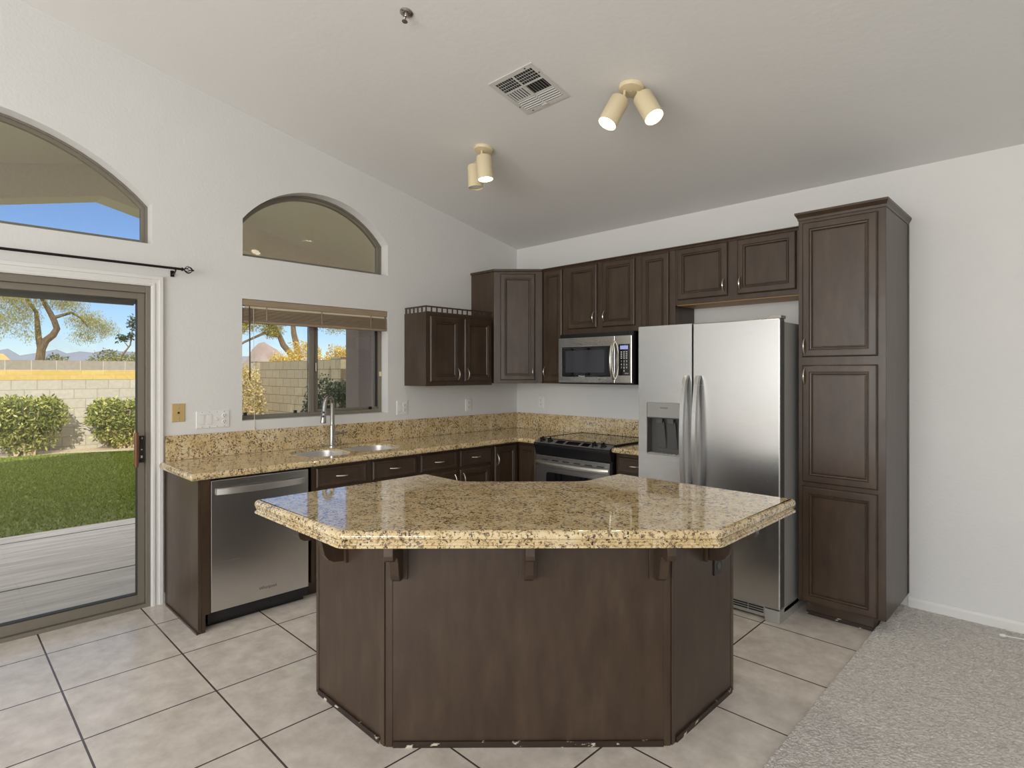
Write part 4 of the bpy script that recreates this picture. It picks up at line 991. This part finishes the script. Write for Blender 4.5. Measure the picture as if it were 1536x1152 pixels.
def shrub(name, label, c, r, m, n, size, ground, stems=9, aspect=.4, stem_m='twig', cat='shrub'):
    root = thing(name, label, cat, (c[0], c[1], ground)); foliage(root, blob(c, r, n, flat_bottom=ground+.05), size, m, aspect)
    s = MB()
    for k in range(stems):
        a = 2*PI*k/stems+random.uniform(-.3, .3); e_ = random.uniform(.4, .8)
        s.tube([(.05*math.cos(a), .05*math.sin(a), 0), (r[0]*.35*e_*math.cos(a), r[1]*.35*e_*math.sin(a), (c[2]-ground)*.7), (r[0]*.75*e_*math.cos(a), r[1]*.75*e_*math.sin(a), (c[2]-ground)*1.3)], [.016, .012, .005], 6)
    s.build('stem', stem_m, root, smooth=True); return root
def leggy(name, label, c, r, ground, m='leaf_hedge'):
    """clipped shrub: leafy cap above bare branching stems"""
    root = thing(name, label, 'shrub', (c[0], c[1], ground)); h = c[2]+r[2]-ground
    cap = blob((c[0], c[1], c[2]+r[2]*.35), (r[0], r[1], r[2]*.62), 5200, .5)
    u_ = (cap-np.array((c[0], c[1], c[2]+r[2]*.35)))/np.array((r[0], r[1], r[2]*.62)); cap = np.sign(u_)*np.abs(u_)**.68*np.array((r[0], r[1], r[2]*.56))+np.array((c[0], c[1], c[2]+r[2]*.35))
    low = blob((c[0], c[1], c[2]-r[2]*.25), (r[0]*.86, r[1]*.86, r[2]*.72), 2100, .4, ground+.03)
    foliage(root, np.concatenate([cap, low]), .085, m, .36)
    s = MB()
    for k in range(26):
        a = random.uniform(0, 2*PI); e_ = random.uniform(.35, .95)
        p0 = Vector((random.uniform(-.1, .1), random.uniform(-.15, .15), 0)); p2 = Vector((r[0]*e_*math.cos(a), r[1]*e_*math.sin(a), h*random.uniform(.5, .85))); p1 = p0.lerp(p2, .5)+Vector((0, 0, .05))
        s.tube([p0, p1, p2], [.018, .013, .006], 5)
    s.build('stem', 'twig', root, smooth=True); return root
leggy('clipped_shrub', 'rounded green clipped shrub before the block wall, left one seen through the door', (-10.42, -3.02, .48), (.42, .66, .60), -.12)
leggy('clipped_shrub', 'green clipped shrub before the block wall, partly behind the door handle', (-10.42, -1.36, .44), (.42, .68, .54), -.12)
shrub('round_shrub', 'round dark green shrub in the shade beside the patio column', (-5.0, .62, .62), (.62, .62, .80), 'leaf_dark', 9000, .045, -.12, aspect=.6)
shrub('dry_bush', 'tall dry orange bush in the yard corner beyond the sink window', (-9.9, .95, .80), (.5, .42, .95), 'leaf_dry', 4200, .075, -.12, stems=14)
def tree(name, label, base, trunks, crowns, m, n, size, droop=.6, aspect=.22, bm_='bark'):
    root = thing(name, label, 'tree', base); B = Vector(base)
    for path, r0, r1 in trunks:
        k = len(path); MB().tube([Vector(p)-B for p in path], [r0+(r1-r0)*i/(k-1) for i in range(k)], 9).build('trunk' if r0 > .09 else 'branch', bm_, root, smooth=True)
    pts = np.concatenate([blob(c, r, int(n*w_), .15) for c, r, w_ in crowns]); foliage(root, pts, size, m, aspect, droop); return root
tree('mesquite_tree', 'leaning twin-trunk mesquite with drooping yellow-green canopy beyond the rear wall', (-16, -2.2, -.15),
     [([(-16, -2.2, -.15), (-16, -2.19, 1.75), (-16, -2.15, 2.15), (-16, -2.06, 2.38), (-16, -1.90, 2.54), (-15.95, -1.82, 2.72), (-15.9, -1.88, 2.92), (-15.9, -1.97, 3.14), (-15.9, -2.08, 3.37), (-15.8, -2.2, 3.6), (-15.6, -2.7, 3.8)],   .115, .045),
      ([(-16, -2.15, 2.1), (-16, -2.21, 2.5), (-16, -2.23, 2.85), (-16.05, -2.25, 3.15), (-16.1, -2.45, 3.5)], .085, .04),
      ([(-15.9, -1.93, 3.0), (-15.9, -1.72, 3.09), (-15.9, -1.5, 3.18), (-15.9, -1.30, 3.05), (-15.9, -1.12, 2.8)], .05, .02),
      ([(-15.8, -2.2, 3.55), (-15.8, -2.7, 3.62), (-15.7, -3.3, 3.4)], .05, .02)],
     [((-15.9, -2.75, 3.55), (.8, .85, .40), .20), ((-15.8, -3.0, 2.9), (.6, .65, .50), .11), ((-15.9, -2.0, 3.85), (.9, .9, .35), .16), ((-15.9, -1.15, 3.0), (.5, .55, .36), .10), ((-15.9, -.75, 2.8), (.35, .40, .32), .05), ((-15.9, -1.2, 2.55), (.3, .45, .25), .035), ((-15.8, -2.45, 2.55), (.3, .3, .3), .015),
      ((-15.8, -2.5, 3.1), (.4, .45, .4), .05), ((-15.9, -1.6, 3.45), (.5, .5, .3), .08), ((-15.9, -4.1, 3.6), (.8, .9, .7), .19)], 'leaf_mesquite', 24000, .07, droop=1.3, aspect=.16)
tree('sparse_tree', 'small sparse dark tree beyond the rear wall near the door frame', (-14, -.80, -.15),
     [([(-14, -.95, -.15), (-14, -.80, 1.7), (-14, -.66, 2.0), (-14, -.50, 2.25), (-14, -.46, 2.6), (-14, -.46, 3.0)], .03, .01), ([(-14, -.55, 2.2), (-14, -.70, 2.42)], .012, .006)],
     [((-14, -.46, 2.85), (.12, .13, .22), .4), ((-14, -.48, 2.5), (.12, .12, .12), .25), ((-14, -.68, 2.42), (.12, .16, .12), .35)], 'leaf_dark', 420, .07, droop=.2, aspect=.5)
tree('mesquite_tree', 'big leaning mesquite beyond the side wall, left in the sink window', (-17, 5.5, -.15),
     [([(-17, 5.5, -.15), (-17, 5.3, 2.2), (-17, 5.0, 2.55), (-17, 4.85, 2.9), (-17, 4.6, 3.2), (-17, 4.2, 3.5)], .14, .06), ([(-17, 4.9, 2.85), (-17, 4.3, 2.95), (-17, 3.6, 2.6), (-17, 3.2, 2.3)], .06, .03)],
     [((-17, 4.2, 3.55), (1.0, 1.1, .45), .6), ((-17, 3.5, 3.2), (.6, .5, .35), .2), ((-17, 4.6, 3.1), (.5, .4, .3), .2)], 'leaf_mesquite', 7000, .10, droop=.8)
tree('mesquite_tree', 'upright mesquite beyond the side wall, behind the window mullion', (-21.21, 7.65, -0.15),
     [([(-21.21, 7.65, -0.15), (-21.21, 7.53, 2.56), (-21.09, 7.3, 3.26), (-21.09, 7.24, 3.84), (-20.97, 7.06, 4.43)], .17, .07)],
     [((-20.97, 8.0, 4.14), (1.1, 1.3, .45), .5), ((-20.97, 9.41, 3.96), (.9, 1.3, .6), .5)], 'leaf_mesquite', 6500, .11, droop=.8)
for (nm, lb, c_, r_, m_, n_) in (
    ('golden_bush', 'large golden orange bush above the side wall, left of the window mullion', (-14.6, 4.70, 1.80), (.70, .68, .82), 'leaf_orange', 3800),
    ('golden_bush', 'golden orange bush above the side wall, right of the window mullion', (-12.0, 4.62, 1.70), (.6, .60, .65), 'leaf_orange', 3200),
    ('golden_bush', 'small yellow bush above the side wall, nearest the mountain', (-12.6, 2.95, 1.62), (.5, .36, .42), 'leaf_orange', 1600),
    ('desert_shrub', 'low olive shrub beyond the rear wall, right of the mesquite', (-16.5, -.35, 1.35), (.6, .85, .85), 'leaf_grey', 5200),
    ('desert_shrub', 'small olive shrub beyond the rear wall at the mesquite trunk', (-16.5, -1.75, 1.35), (.4, .40, .68), 'leaf_grey', 2600)):
    shrub(nm, lb, c_, r_, m_, n_, .085, -.15, stems=8)
# far hills
def ridge(name, pts, depth, m, z0=-.3):
    mb = MB(); n = len(pts); vs = []
    P_ = [Vector(p) for p in pts]
    for i, p in enumerate(P_):
        away = Vector((p.x-4, p.y+4, 0)).normalized()*depth
        vs += [(p.x-away.x, p.y-away.y, z0), (p.x-away.x*.4, p.y-away.y*.4, z0+(p.z-z0)*.55), tuple(p), (p.x+away.x, p.y+away.y, z0)]
    fs = []
    for i in range(n-1):
        for j in range(3): fs.append([i*4+j, i*4+j+1, i*4+4+j+1, i*4+4+j])
    fs += [[0, 1, 2, 3], [(n-1)*4+j for j in range(4)]]
    mb.add(vs, fs); return struct(mb.build(name, m, smooth=True))
ridge('hills', [(-548.5, 12.3, 15.3), (-528.8, 31.7, 17.6), (-524.9, 35.6, 18.6), (-519, 41.4, 13.9), (-512.4, 47.9, 15.3), (-507.5, 52.8, 16.3), (-500.9, 59.3, 18.1), (-496, 64.1, 15.3), (-489.4, 70.6, 16.7), (-482.9, 77.1, 15.8), (-476.3, 83.5, 18.1), (-469.7, 90, 16.7), (-459.9, 99.7, 16.3), (-443, 116, 14.4), (-400, 170, 13)], 40, 'hill_blue')
ridge('hills', [(-311.8, 105.3, 4.6), (-304.4, 112.6, 8.4), (-302.5, 114.5, 13.9), (-300, 116.9, 17.1), (-298, 118.9, 17.8), (-296.1, 120.8, 16), (-293.4, 123.5, 13.9), (-289.7, 127.1, 9.1), (-277.4, 139.3, 6.3), (-260, 150, 3)], 18, 'hill_brown')
ridge('dirt_mound', [(-77.7, -2.5, 2.2), (-77.0, -.9, 3.2), (-76.2, .6, 3.6), (-75.5, 1.3, 3.5), (-74.6, 2.1, 2.5), (-74, 3.2, 1.6)], 4, 'mound')
